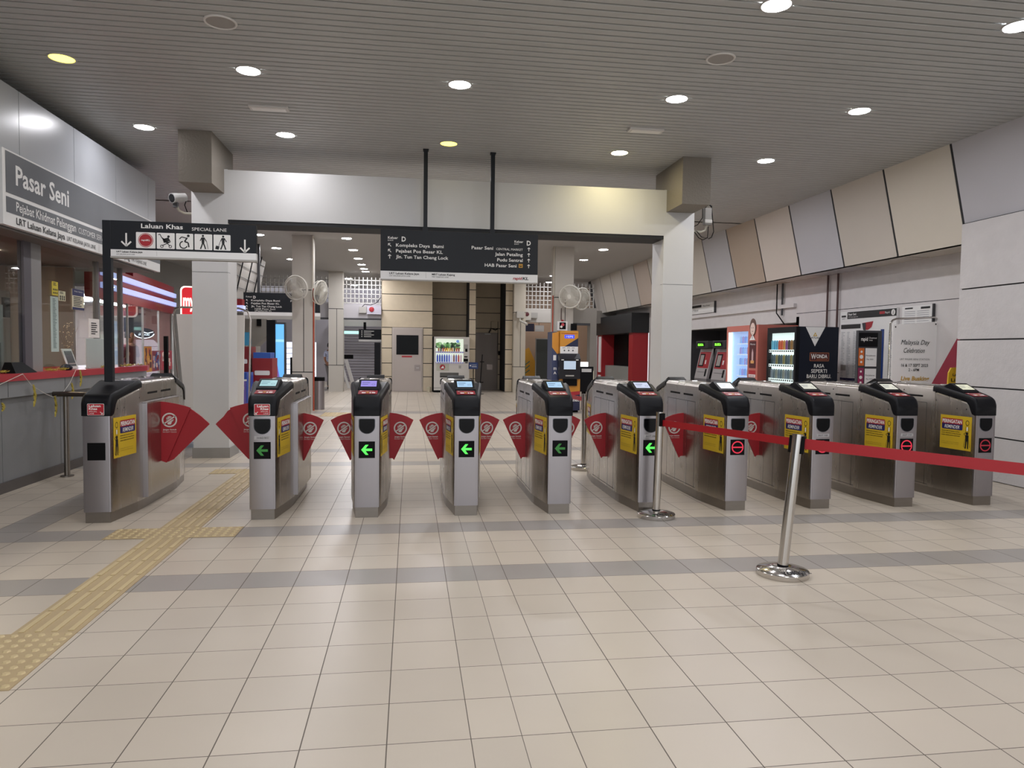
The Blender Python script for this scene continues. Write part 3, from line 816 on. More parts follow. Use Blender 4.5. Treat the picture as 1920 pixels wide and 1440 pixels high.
for i, (gx, st, lcd, gid, fl, label) in enumerate(gates):
    t = thing('ticket_gate', label, 'ticket gate', (gx, 5.94-.003*i if i < 6 else 5.915, 0), 'row of ticket gates')
    shared('plinth', 'plinth', g_plinth, t)
    shared('body', 'body', g_body, t, edge=40)
    cap = shared('cap', 'front_cap', g_cap, t, edge=40)
    rc = shared('rcap', 'rear_cap', lambda mb: (g_cap(mb), g_pod(mb)), t, (0, GL, 0), edge=40); rc.rotation_euler = (0, 0, PI)
    shared('front', 'front_plate', g_front, t)
    if lcd:
        pod = shared('pod', 'card_reader', g_pod, t, bevel=.004)
        m = lcd_mat(*lcd)
        shared('lcd'+lcd[0]+str(i == 1), 'screen', lambda mb: g_screen(mb, m), pod)
        shared('sticker', 'reader_sticker', g_sticker, pod)
        shared('window', 'scanner_window', g_window, t)
    o = shared('status'+st, 'status_display', lambda mb: g_status(mb, st), t)
    o['label'] = {'off': 'blank black square display', 'dim': 'display with dim green left arrow', 'bright': 'display with bright green left arrow', 'red': 'display with red no-entry ring', 'redim': 'display with dim red no-entry ring'}[st]
    if gid: shared('id'+gid, 'number_plate', lambda mb: g_id(mb, gid), t)
    for s in (-1, 1):
        shared('rem%d' % s, 'reminder_sticker', lambda mb: g_reminder(mb, s), t)
    shared('remr-1', 'reminder_sticker', lambda mb: g_reminder(mb, -1, True), t)
    if i == 0: shared('laneR', 'lane_sticker', lambda mb: g_lane(mb, 1), cap)
    if i == 1: shared('laneL', 'lane_sticker', lambda mb: g_lane(mb, -1), cap)
    if i in (0, 1): shared('sidebox', 'side_housing', g_sidebox, t, bevel=.003)
    if 'Rbig' in fl:
        shared('fbR', 'flap', lambda mb: g_flap(mb, 1, True), t); shared('fb2R', 'flap_extension', lambda mb: g_flap2(mb, 1), t)
    elif 'R' in fl: shared('fR', 'flap', lambda mb: g_flap(mb, 1), t)
    if 'Lbig' in fl:
        shared('fbL', 'flap', lambda mb: g_flap(mb, -1, True), t); shared('fb2L', 'flap_extension', lambda mb: g_flap2(mb, -1), t)
    elif 'L' in fl: shared('fL', 'flap', lambda mb: g_flap(mb, -1), t)

# ================================================================== BELT BARRIERS
def stanchion(x, y, lean, label, heads=(), lettered=True):
    t = thing('barrier_post', label, 'barrier post', (x, y, 0))
    b = MB(); b.lathe([(.001, 0), (.158, 0), (.160, .004), (.160, .032), (.155, .037), (.06, .058), (.045, .060), (.001, .060)], (x, y, 0), CHROME, 40)
    base = b.build('base', t)
    if lettered:
        b = MB(); f = Flat(b, (x, y-.105, .0495), (1, 0, 0), (0, 1, .22)); f.text('YOKYJPL', .025, -.028, .036, BLACK, w=.19, align='c', bold=.03, k=1)
        b.build('stencil_lettering', base)
    R = Matrix.Rotation(lean, 3, 'Y')
    def L(p): return Vector((x, y, .055)) + R @ Vector(p)
    b = MB(); b.tube([L((0, 0, 0)), L((0, 0, .83))], .0325, CHROME, 24); b.build('pole', t)
    b = MB(); b.tube([L((0, 0, -.002)), L((0, 0, .012))], .0345, BLACKM, 24); b.build('collar', t)
    b = MB(); b.tube([L((0, 0, .828)), L((0, 0, .845))], .0335, CHROME, 24)
    for sx, sy in heads:
        d = Vector((sx, sy, 0)).normalized(); e = Vector((-d.y, d.x, 0))
        c0 = Vector((0, 0, 0))
        vs = []
        for q in (.020, .046):
            for w in (-.022, .022):
                for z in (.725, .835): vs.append(L(d*q + e*w + Vector((0, 0, z))))
        b.add(vs, [(0, 1, 3, 2), (4, 6, 7, 5), (0, 4, 5, 1), (2, 3, 7, 6), (0, 2, 6, 4), (1, 5, 7, 3)], BLACKM)
    b.build('belt_head', t)
    return L
La = stanchion(2.352, 4.145, math.radians(5.2), 'leaning polished steel belt post nearest the camera, in front of the eighth gate', ((-.3, 1), (1, -.8)))
Lb = stanchion(2.085, 5.74, math.radians(1.0), 'upright polished steel belt post standing before the sixth gate', ((.25, -1),))
def belt(p, q, h, label, sag=.0):
    b = MB(); p = Vector(p); q = Vector(q); n = (q-p).cross(Vector((0, 0, 1))).normalized()*.001; N = 14
    r = []
    for i in range(N+1):
        t_ = i/N; c = p.lerp(q, t_) - Vector((0, 0, sag*4*t_*(1-t_)))
        r.append([c+n+Vector((0, 0, h/2)), c-n+Vector((0, 0, h/2)), c-n-Vector((0, 0, h/2)), c+n-Vector((0, 0, h/2))])
    b.loft(r, RED, smooth=False)
    return tag(b.build('barrier_belt'), label, 'belt')
belt(La((-.012, .045, .79)), Lb((.012, -.045, .755)), .052, 'red retractable belt between the upright post and the leaning post')
belt(La((.035, -.03, .79)), (3.72, 3.03, .768), .066, 'red retractable belt running from the leaning post out to the right edge')
stanchion(3.76, 3.0, 0, 'polished steel belt post outside the photo at right', ((-1, .8),), lettered=False)
Lc = stanchion(2.06, 8.20, 0, 'polished steel belt post behind the fifth and sixth gates, mostly hidden', ((-.1, 1),))
belt(Lc((-.005, .045, .78)), (1.89, 9.86, .835), .05, 'red belt behind the gates, seen above the fifth gate')
stanchion(1.88, 9.91, 0, 'polished steel belt post hidden behind the fifth gate', ((.1, -1),), lettered=False)

# ================================================================== SIGNS
SG = mat('sign_charcoal', '#191c21', .5, spec=.3)
# special lane sign on the first gate
t = thing('special_lane_sign', 'dark Laluan Khas sign with pictograms on a black post above the leftmost gate', 'sign', (-2.455, 6.25, 1.10))
b = MB(); b.box(-2.49, -2.425, 6.225, 6.275, 1.105, 2.425, SG); b.build('post', t, bevel=.003)
b = MB(); b.box(-2.425, -1.285, 6.225, 6.275, 2.19, 2.425, SG)
b.box(-2.425, -1.285, 6.222, 6.278, 2.135, 2.19, SIGNW); b.box(-2.425, -1.285, 6.215, 6.285, 2.120, 2.135, LGREY)
f = Flat(b, (0, 6.2245, 0)); g = Flat(b, (0, 6.2215, 0))
f.text('Laluan Khas', -2.19, 2.370, .036, WHITE, w=.325, bold=.02)
f.text('SPECIAL LANE', -1.795, 2.363, .026, WHITE, w=.275)
f.arrow(-2.305, 2.272, .105, -90, .013, WHITE); f.arrow(-1.375, 2.250, .105, -90, .013, WHITE)
def icon(x0, x1): f.rrect(x0, 2.206, x1, 2.336, .006, WHITE, 1)
xs = [(-2.230, -2.080), (-2.070, -1.930), (-1.920, -1.785), (-1.775, -1.635), (-1.625, -1.490)]
for a, c in xs: icon(a, c)
cx = -2.155; cy = 2.271
f.disc(cx, cy, .058, REDP, 2, 32); f.ring(cx, cy, .050, .053, WHITE, 3); f.text('rapidKL', cx, cy-.006, .014, WHITE, w=.068, align='c', bold=.02, k=3)
# stroller
cx = -2.0; f.ring(cx-.030, 2.226, .008, .013, BLACK, 2, 14); f.ring(cx+.035, 2.226, .008, .013, BLACK, 2, 14)
f.poly([(cx-.025, 2.285), (cx+.040, 2.262), (cx+.022, 2.300)][::1], BLACK, 2); f.poly([(cx-.030, 2.300), (cx-.015, 2.255), (cx+.035, 2.258)], BLACK, 2)
f.path([(cx-.058, 2.318), (cx-.045, 2.325), (cx-.030, 2.295), (cx+.032, 2.230)], .006, BLACK, 2); f.line(cx+.035, 2.262, cx-.028, 2.232, .006, BLACK, 2); f.disc(cx+.022, 2.307, .010, BLACK, 2, 14)
# wheelchair
cx = -1.853; f.ring(cx-.008, 2.243, .024, .033, BLACK, 2, 24, 100, 340); f.disc(cx+.030, 2.318, .011, BLACK, 2, 14)
f.path([(cx+.022, 2.303), (cx+.000, 2.270), (cx+.028, 2.262), (cx+.034, 2.225)], .011, BLACK, 2); f.path([(cx+.016, 2.298), (cx-.022, 2.308), (cx-.040, 2.290)], .008, BLACK, 2)
# walker with cane, walker with suitcase
def walker(cx):
    f.disc(cx, 2.322, .009, BLACK, 2, 14); f.poly([(cx-.012, 2.310), (cx+.012, 2.310), (cx+.010, 2.262), (cx-.010, 2.262)], BLACK, 2)
    f.path([(cx-.002, 2.265), (cx-.010, 2.240), (cx-.020, 2.214)], .010, BLACK, 2); f.path([(cx+.002, 2.265), (cx+.012, 2.240), (cx+.020, 2.214)], .010, BLACK, 2)
    f.path([(cx-.010, 2.306), (cx-.022, 2.280)], .007, BLACK, 2); f.path([(cx+.010, 2.306), (cx+.026, 2.278)], .007, BLACK, 2)
walker(-1.708); f.line(-1.680, 2.280, -1.668, 2.214, .004, BLACK, 2)
walker(-1.548); f.poly([(-1.612, 2.218), (-1.585, 2.212), (-1.578, 2.240), (-1.605, 2.246)], BLACK, 2); f.line(-1.584, 2.243, -1.572, 2.278, .004, BLACK, 2)
g.text('LRT Laluan Kelana Jaya', -2.38, 2.166, .013, BLACK, w=.20, bold=.02); g.text('LRT KELANA JAYA LINE', -2.38, 2.148, .008, BLACK, w=.14)
g.line(-2.07, 2.145, -2.07, 2.182, .002, LGREY, 1)
b.build('sign_board', t)

# hanging exit sign
t = thing('hanging_exit_sign', 'large dark exit D direction sign hung on two rods before the portal beam', 'sign', (.6, 9.09, 2.28))
for xx in (.18, 1.03):
    b = MB(); b.box(xx-.025, xx+.025, 9.065, 9.115, 2.93, CEIL, SG); b.box(xx-.035, xx+.035, 9.055, 9.125, 2.90, 2.95, SG); b.box(xx-.035, xx+.035, 9.055, 9.125, CEIL-.02, CEIL, SG); b.build('rod', t)
b = MB(); b.box(-.375, 1.622, 9.05, 9.13, 2.385, 2.90, SG); b.box(-.375, 1.622, 9.045, 9.135, 2.285, 2.385, SIGNW); b.box(-.378, 1.625, 9.04, 9.14, 2.272, 2.285, LGREY)
f = Flat(b, (0, 9.0495, 0)); g = Flat(b, (0, 9.0445, 0))
f.text('Keluar', -.285, 2.785, .030, WHITE, w=.125, bold=.02); f.text('EXIT', -.285, 2.758, .016, WHITE, w=.07)
f.text('D', -.115, 2.758, .058, WHITE, w=.052, bold=.03)
for z, tx, w_, an in ((2.690, 'Kompleks Daya  Bumi', .595, 135), (2.618, 'Pejabat Pos Besar KL', .585, 135), (2.546, 'Jln. Tun Tan Cheng Lock', .655, 90)):
    f.text(tx, -.185, z, .040, WHITE, w=w_, bold=.015); f.arrow(-.262, z+.018, .050, an, .008, WHITE)
f.text('Keluar', 1.315, 2.790, .028, WHITE, w=.115, bold=.02); f.text('EXIT', 1.315, 2.764, .015, WHITE, w=.06)
f.text('D', 1.475, 2.760, .058, WHITE, w=.052, bold=.03)
f.text('Pasar Seni', .765, 2.690, .040, WHITE, w=.275, bold=.015); f.text('CENTRAL MARKET', 1.080, 2.688, .028, WHITE, w=.345)
f.text('Jalan Petaling', 1.425, 2.618, .040, WHITE, w=.36, align='r', bold=.015)
f.text('Pudu Sentral', 1.425, 2.546, .040, WHITE, w=.33, align='r', bold=.015)
f.text('HAB Pasar Seni', 1.345, 2.474, .040, WHITE, w=.41, align='r', bold=.015)
BUSY = mat('bus_icon', '#d19a2a', .5); f.rect(1.375, 2.472, 1.425, 2.520, BUSY, 1); f.rrect(1.384, 2.482, 1.416, 2.510, .004, SG, 2); f.rect(1.388, 2.495, 1.412, 2.505, BUSY, 3)
for z in (2.708, 2.636, 2.564, 2.492): f.arrow(1.503, z, .046, 90, .008, WHITE)
g.text('LRT Laluan Kelana Jaya', -.265, 2.345, .024, BLACK, w=.37, bold=.02); g.text('LRT KELANA JAYA LINE', -.265, 2.318, .014, BLACK, w=.26)
g.text('MRT Laluan Kajang', .265, 2.345, .024, BLACK, w=.29, bold=.02); g.text('MRT KAJANG LINE', .265, 2.318, .014, BLACK, w=.21)
g.line(.19, 2.305, .19, 2.375, .003, LGREY, 1)
g.text('rapid', 1.30, 2.318, .034, REDP, w=.115, bold=.03, shear=.2); g.text('KL', 1.425, 2.318, .034, BLACK, w=.075, bold=.03, shear=.2)
b.build('sign_board', t)

# far hanging sign at left
t = thing('hanging_exit_sign', 'smaller dark hanging exit D sign further back at left, behind the left fan column', 'sign', (-3.1, 18.0, 2.1))
for xx in (-3.05, -2.25):
    b = MB(); b.box(xx*1.2-.03, xx*1.2+.03, 17.97, 18.03, 2.74, CEIL, DGREY); b.build('rod', t)
b = MB(); b.box(-3.34, -1.84, 14.96, 15.04, 2.13, 2.52, SG); b.box(-3.34, -1.84, 14.955, 15.045, 2.06, 2.13, SIGNW); b.box(-3.34, -1.84, 14.95, 15.05, 1.99, 2.06, LGREY)
f = Flat(b, (0, 14.959, 0), step=.003)
f.text('Keluar', -3.29, 2.42, .03, WHITE, w=.12); f.text('D', -3.15, 2.40, .05, WHITE, w=.05, bold=.03)
for z, tx, w_ in ((2.345, 'Kompleks Daya Bumi', .56), (2.285, 'Pejabat Pos Besar KL', .55), (2.225, 'Jln. Tun Tan Cheng Lock', .60)):
    f.text(tx, -3.19, z, .036, WHITE, w=w_, bold=.01); f.arrow(-3.27, z+.016, .04, 135, .008, WHITE)
f.text('HAB Pasar Seni', -3.12, 2.175, .034, WHITE, w=.40); f.text('(Platform F)', -3.12, 2.137, .03, WHITE, w=.32); f.arrow(-3.27, 2.19, .04, 135, .008, WHITE)
f.text('Pasar Seni', -2.42, 2.345, .036, WHITE, w=.27)
b.v = [(x*1.2, y+3.0, 1.4+(z-1.4)*1.2) for x, y, z in b.v]
b.build('sign_board', t)

# CCTV on the left column
t = thing('cctv_camera', 'white bullet security camera on a pipe arm at the left portal column', 'camera', (-2.72, 9.45, 3.07))
b = MB(); b.tube([(-2.70, 9.45, 3.07), (-2.80, 9.40, 3.065), (-2.85, 9.36, 3.09), (-2.88, 9.34, 3.16)], .016, mat('cctv_arm', '#b6b1a2', .45), 10); b.build('arm', t)
b = MB(); b.box(-2.905, -2.855, 9.31, 9.37, 3.12, 3.19, DGREY); b.build('bracket', t)
d = Vector((-.55, -.80, -.22)).normalized(); c0 = Vector((-2.86, 9.36, 3.245))
b = MB(); b.tube([c0-d*.10, c0-d*.098, c0+d*.085, c0+d*.09], [.045, .056, .060, .060], mat('cctv_body', '#b9b8b6', .35), 20); bo = b.build('housing', t)
b = MB(); b.tube([c0+d*.088, c0+d*.093], .050, mat('cctv_lens', '#101014', .15), 20); b.build('lens_window', bo)
b = MB(); b.tube([c0-d*.10, (-2.77, 9.42, 3.26), (-2.80, 9.42, 3.17), (-2.77, 9.43, 3.08)], .006, BLACKM, 6); b.build('cable', t)
# aerial/camera on the right column
t = thing('cctv_camera', 'grey camera bracket with looped black cables on the right portal column', 'camera', (3.86, 9.45, 3.08))
b = MB(); b.tube([(3.85, 9.45, 3.10), (3.98, 9.42, 3.08), (4.03, 9.40, 3.10), (4.05, 9.38, 3.18)], .016, mat('cctv_arm', '#b6b1a2', .45), 10); b.build('arm', t)
b = MB(); b.box(4.00, 4.10, 9.34, 9.42, 3.17, 3.40, mat('bracket_grey', '#77746f', .4)); b.box(3.995, 4.105, 9.33, 9.345, 3.19, 3.24, LGREY); bh = b.build('housing', t, bevel=.008)
b = MB()
for pts in ([(3.85, 9.44, 3.14), (3.93, 9.42, 3.18), (3.98, 9.38, 3.27), (3.97, 9.36, 3.40), (4.01, 9.36, 3.44)], [(3.86, 9.44, 3.10), (3.92, 9.42, 3.09), (3.98, 9.40, 3.01), (4.05, 9.36, 2.99), (4.06, 9.36, 3.15)], [(4.10, 9.36, 3.42), (4.11, 9.34, 3.25), (4.13, 9.34, 3.08), (4.10, 9.34, 3.0), (4.06, 9.35, 2.98)], [(3.88, 9.44, 3.10), (3.95, 9.42, 3.0), (4.0, 9.40, 2.97), (4.06, 9.38, 3.0)]):
    b.tube(pts, .006, BLACKM, 6)
b.tube([(4.01, 9.36, 3.40), (4.03, 9.35, 3.46), (4.07, 9.35, 3.44), (4.10, 9.35, 3.42)], .012, BLACKM, 6)
b.build('cable', t)
b = MB(); b.tube([(4.03, 9.37, 3.42), (4.04, 9.37, CEIL)], .004, LGREY, 6); b.build('hanger_wire', t)

# ================================================================== SERVICE BOOTH (left)
BX = -3.62
BP = mat('booth_panel', '#a9acb1', .28, noise=.015, nscale=1.0)
BG = mat('booth_grey', '#7e7f80', .5, noise=.03, nscale=1.5)
BGD = mat('booth_dark', '#4a4a4c', .5)
FR = mat('window_frame', '#5c5a5e', .4)
t = thing('booth_fascia', 'tall pale metal fascia of the customer service booth, above its sign', 'fascia', (BX, 8.5, 2.47))
seams = [3.2, 4.4, 5.55, 6.15, 7.28, 8.37, 9.47, 10.56, 10.85]
for a, c in zip(seams, seams[1:]):
    b = MB(); b.box(BX-.05, BX, a+.004, c-.004, 2.47, 3.755, BP); b.build('panel', t)
b = MB(); b.box(BX-.06, BX-.01, 3.2, 10.84, 2.47, 3.75, JOINT); b.box(-6.2, BX-.05, 10.78, 10.83, 2.47, 3.74, BP); b.box(-6.2, BX-.02, 3.2, 10.83, 2.45, 2.49, mat('booth_soffit', '#6b6764', .6)); b.build('backing', t)
b = MB(); SGR = mat('booth_sign_grey', '#595c61', .4)
b.box(BX, BX+.035, 6.92, 10.90, 2.475, 3.15, SIGNW)
f = Flat(b, (BX+.0355, 0, 0), (0, 1, 0), (0, 0, 1), step=.0015)
f.rect(6.97, 2.765, 10.90, 3.135, SGR, 1); f.rect(6.97, 2.590, 10.90, 2.730, SGR, 1)
f.text('Pasar Seni', 7.13, 2.865, .175, SIGNW, w=1.02, bold=.02)
f.text('Pejabat Khidmat Pelanggan', 7.13, 2.625, .085, SIGNW, w=1.17, bold=.012); f.text('CUSTOMER SERVICE OFFICE', 8.36, 2.625, .062, SIGNW, w=1.02)
f.text('LRT Laluan Kelana Jaya', 7.13, 2.505, .062, BLACK, w=.92, bold=.012); f.text('LRT KELANA JAYA LINE', 8.10, 2.507, .045, BLACK, w=.68)
f.line(8.87, 2.485, 8.87, 2.58, .004, LGREY, 1)
f.text('LRT Laluan Kajang', 8.98, 2.505, .062, BLACK, w=.80, bold=.012); f.text('MRT KAJANG LINE', 9.84, 2.507, .045, BLACK, w=.52)
so = b.build('booth_sign'); tag(so, 'long grey and white Pasar Seni customer service sign across the booth fascia', 'sign')

t = thing('booth_counter', 'grey panelled service counter with a red edged top, under the booth windows', 'counter', (-3.77, 8, 0))
b = MB()
pts = [(-3.72, 3.2), (-3.72, 10.75), (-3.80, 11.05), (-3.98, 11.22), (-4.6, 11.3), (-4.6, 3.2)]
b.prism([(x, y) for x, y in pts], 'z', 1.055, 1.125, mat('counter_red', '#b02733', .35)); b.build('worktop', t)
b = MB(); ps = [(x-.03 if i < 4 else x, y-.02 if 1 <= i <= 4 else y) for i, (x, y) in enumerate(pts)]
b.prism(ps, 'z', .90, 1.055, mat('booth_band', '#8a8b8c', .45, noise=.02)); b.build('upper_band', t)
b = MB()
for a, c in zip([3.2, 4.9, 6.2, 7.24, 8.37, 9.5, 10.6], [4.9, 6.2, 7.24, 8.37, 9.5, 10.6, 10.95]): b.box(-4.5, -3.80, a+.004, c-.004, .10, .90, BG)
b.box(-4.5, -3.805, 3.2, 10.94, .10, .90, JOINT); b.build('lower_panels', t)
b = MB(); b.box(-4.5, -3.775, 3.2, 10.98, 0, .10, mat('booth_kick', '#4f4a47', .4)); b.build('kickboard', t)
for a in (7.26, 8.37, 9.45):
    b = MB(); b.box(-3.7505, -3.7485, a-.002, a+.002, .905, 1.05, JOINT); b.build('band_joint', t)

# booth glazing
t = thing('booth_window', 'tall glazed front of the service booth between counter and fascia', 'window', (-3.88, 8, 1.125))
for y0, y1, m in ((7.80, 7.94, mat('mullion_dark', '#57535a', .4)), (7.94, 8.14, mat('mullion_light', '#8b8988', .4)), (9.50, 9.54, FR), (10.24, 10.28, FR), (4.6, 4.8, FR)):
    b = MB(); b.box(-3.92, -3.86, y0, y1, 1.125, 2.449, m); b.build('mullion', t)
for a, c in ((3.2, 4.6), (4.8, 7.80), (8.14, 9.50), (9.54, 10.24)):
    b = MB(); b.box(-3.890, -3.884, a, c, 1.125, 2.449, GLASS); b.build('pane', t)
b = MB(); b.box(-4.9, -3.90, 10.26, 10.266, 1.125, 2.449, GLASS); b.build('side_pane', t)
# booth interior
b = MB(); BI = mat('booth_interior', '#8a7f78', .8)
b.box(-6.25, -6.2, 3.2, 10.2, 0, 2.44, BI); struct(b, 'wall_left_3', 'back wall of the service booth'); b = MB(); b.box(-6.2, -4.6, 3.12, 3.17, 0, 2.44, BI); struct(b, 'wall_left_4', 'near end wall of the service booth'); b = MB()
b.box(-6.2, -4.45, 10.2, 10.25, 0, 2.44, mat('booth_back', '#8c8078', .8))
struct(b, 'wall_left_5', 'far end wall of the service booth')
b = MB(); b.box(-5.9, -5.2, 9.2, 10.15, 0, 2.1, mat('booth_cabinet', '#8b8b88', .5)); tag(b.build('tall_cabinet'), 'tall grey cabinet inside the booth, behind the glass notices', 'cabinet')
b = MB(); b.box(-6.2, -5.8, 6.2, 8.6, .0, 1.9, mat('booth_shelf', '#6d5c4c', .6))
for i in range(3):
    for j in range(3): b.box(-5.81, -5.795, 6.25+.78*i, 6.98+.78*i, .1+.6*j, .65+.6*j, mat('shelf_face', '#8d7a66', .6))
tag(b.build('shelf_unit'), 'brown shelf unit along the back of the booth', 'shelf')
for x, y in ((-4.6, 8.6), (-5.3, 7.0), (-5.2, 5.2)):
    tt = thing('booth_ceiling_light', 'small round light in the booth ceiling seen through the glass', 'ceiling light', (x, y, 2.45), 'booth ceiling lights')
    b = MB(); b.lathe([(.001, -.004), (.085, -.004), (.09, .0)], (x, y, 2.448), mat('booth_lamp', '#fff0dd', .5, emit='#ffe9cf', es=110), 20); b.build('lamp_disc', tt)
def notice(name, label, y0, y1, z0, z1, col, draw=None, x=-3.876, cat='notice'):
    b = MB(); b.box(x-.003, x, y0, y1, z0, z1, mat('paper_'+col.strip('#'), col, .6))
    if draw: draw(Flat(b, (x+.0003, y0, z0), (0, 1, 0), (0, 0, 1)), y1-y0, z1-z0)
    return tag(b.build(name), label, cat)
def lines(n, m=BLACK, a=.12, c=.88, top=.9, bot=.1, th=.25):
    def d(f, w, h):
        for i in range(n):
            z = h*(top-(top-bot)*(i+.5)/n); L = (.6+.4*random.random())
            f.rect(w*a, z-h*(top-bot)/n*th, w*(a+(c-a)*L), z+h*(top-bot)/n*th, m, 1)
    return d
def dpic(f, w, h):
    lines(3, BLACK, .15, .8, .95, .70)(f, w, h)
    for i in range(3):
        for j in range(2): f.disc(w*(.22+.28*i), h*(.18+.24*j), w*.09, BLACK, 1, 10)
notice('notice', 'yellow pictogram notice on the booth glass beside the mullion', 8.40, 8.53, 1.95, 2.10, '#dcc944', dpic)
notice('notice', 'small white and yellow notice on the booth glass, right of the yellow one', 8.545, 8.70, 1.90, 2.01, '#d8d3b0', dpic)
notice('fare_list', 'long narrow pale list of station fares on the booth glass', 8.36, 8.53, 1.33, 1.935, '#b9c8c2', lines(34, mat('list_ink', '#6a7a78', .6), .25, .75, .97, .06), cat='list')
def bh(f, w, h):
    f.rect(0, h*.68, w, h, NAVYP, 1); f.text('Waktu Operasi', w/2, h*.86, h*.06, WHITE, w=w*.7, align='c'); f.rect(0, 0, w, h*.12, NAVYP, 1); lines(6, BLACK, .1, .9, .65, .15)(f, w, h)
notice('opening_hours_notice', 'navy and cream notice hanging on the booth glass', 8.86, 9.16, 1.82, 2.06, '#d9d2b8', bh)
notice('notice', 'white paper notice standing above the acrylic screen on the counter', 9.17, 9.46, 1.50, 1.73, '#e3dcd6', lines(6, BLACK, .2, .8, .82, .15), x=-3.83)
# things on the counter
t = thing('counter_display', 'white framed tablet display leaning on the red counter', 'display', (-3.83, 8.86, 1.125))
R_ = Matrix.Rotation(math.radians(-18), 3, 'Y')
b = MB(); b.box(-3.85, -3.835, 8.66, 8.90, 1.13, 1.375, mat('tablet_white', '#cfcdc8', .4), rot=R_, c=(-3.84, 8.8, 1.13)); b.build('frame', t, bevel=.006)
b = MB(); b.box(-3.8345, -3.832, 8.69, 8.87, 1.165, 1.345, mat('tablet_dark', '#35383b', .25), rot=R_, c=(-3.84, 8.8, 1.13)); b.build('screen', t)
b = MB(); b.box(-3.875, -3.85, 8.70, 8.86, 1.125, 1.20, LGREY); b.build('stand', t)
AC = mat('acrylic_frosted', '#aeb6b2', .35)
b = MB(); b.box(-3.85, -3.838, 9.12, 9.80, 1.125, 1.49, AC); b.box(-3.87, -3.82, 9.14, 9.18, 1.125, 1.14, AC); tag(b.build('acrylic_screen', bevel=.004), 'frosted acrylic screen standing on the counter right of the tablet', 'screen')
b = MB(); b.box(-4.16, -4.15, 7.10, 7.70, 1.125, 1.78, mat('perf_board', '#8a7d76', .7))
for i in range(4):
    for j in range(5): b.lathe([(.001, 0), (.010, 0)], (-4.149, 7.16+.12*i, 1.25+.11*j), BLACKM, 8, 'x')
tag(b.build('perforated_board'), 'tan perforated speaking panel at the left end of the booth glass', 'panel')
b = MB(); b.box(-4.06, -4.05, 7.40, 7.78, 1.125, 1.80, mat('acr2', '#8f9896', .4)); b.box(-4.05, -4.0, 7.5, 7.64, 1.125, 1.42, mat('box_gr', '#5c6462', .5)); tag(b.build('acrylic_screen', bevel=.003), 'grey acrylic screen behind the glass left of the mullion', 'screen')
b = MB(); b.loft([[(-3.74, 7.38, 1.125), (-3.74, 7.78, 1.125), (-3.878, 7.78, 1.125), (-3.878, 7.38, 1.125)], [(-3.80, 7.42, 1.23), (-3.80, 7.62, 1.23), (-3.86, 7.62, 1.23), (-3.86, 7.42, 1.23)]], BLACKM, smooth=False)
tag(b.build('card_terminal'), 'black wedge shaped terminal on the counter left of the mullion', 'terminal')
b = MB(); b.lathe([(.001, 0), (.05, 0), (.065, .03), (.04, .06), (.001, .07)], (-3.80, 8.52, 1.125), NAVY, 14); tag(b.build('desk_bell'), 'small dark blue round object on the counter below the fare list', 'bell')
b = MB(); b.tube([(-4.02, 9.05, 1.125), (-4.02, 9.05, 1.30)], .004, mat('twig', '#7a6040', .7), 6)
for i in range(46):
    a = random.random()*2*PI; r = random.random()*.13; z = 1.30+random.random()*.38
    b.lathe([(.001, -.006), (.007, 0), (.001, .006)], (-4.02+r*.5*math.cos(a), 9.05+r*math.sin(a), z), mat('blossom', '#d9c6a6', .6), 6)
for i in range(7):
    a = (i-3)*.05; b.tube([(-4.02, 9.05, 1.28), (-4.02, 9.05+a*.6, 1.42), (-4.02, 9.05+a*1.8, 1.62)], .002, mat('twig', '#7a6040', .7), 5)
tag(b.build('blossom_ornament'), 'small tree ornament of pale blossoms behind the booth glass', 'ornament')
b = MB(); b.box(-4.9, -4.8, 8.55, 9.05, 1.78, 1.98, BLACKM); b.tube([(-4.85, 8.8, 1.98), (-4.85, 8.8, 2.45)], .03, BLACKM); b.box(-4.7, -4.66, 9.0, 9.1, 1.72, 1.95, BLACKM)
tag(b.build('monitor_arm'), 'black monitor and bracket hanging inside the booth', 'monitor')
GARL = mat('tinsel_gold', '#b5a344', .35, .4)
STR = mat('garland_string', '#cfcac0', .6)
b = MB(); b.tube([(-3.70, 6.3, .93), (-3.70, 7.0, 1.03), (-3.70, 7.42, 1.12)], .0035, STR, 5); b.tube([(-3.70, 8.52, 1.13), (-3.70, 8.36, .98), (-3.70, 8.20, .885), (-3.70, 8.0, .86), (-3.70, 7.85, .90), (-3.70, 7.58, 1.0), (-3.70, 7.42, 1.12)], .0025, STR, 5)
gstr = tag(b.build('garland_string'), 'white string swagged along the red counter edge', 'string')
def tassel(y, z, L, label):
    b = MB(); n = 9
    rings = []
    for i in range(n):
        q = i/(n-1); w = .016+.010*math.sin(q*PI); a = q*5
        rings.append([(-3.695+w*.5*math.cos(a+k*PI/2)*.7, y+.03*math.sin(q*3)+w*math.sin(a+k*PI/2), z-L*q) for k in range(4)])
    b.loft(rings, GARL, smooth=True)
    tag(b.build('tinsel_tassel'), label, 'decoration', 'gold tinsel tassels on the counter string')
for y, z, L, w in ((8.60, 1.13, .19, 'just left of the sign post, from the red edge'), (8.40, .99, .18, 'second from the right on the string'), (8.22, .90, .20, 'third from the right on the string'), (8.02, .87, .22, 'in the middle low point of the string'), (7.60, 1.01, .22, 'left part of the string'), (7.05, .87, .08, 'at the left edge of the photo')):
    tassel(y, z, L, 'gold tinsel tassel on the counter, %s' % w)
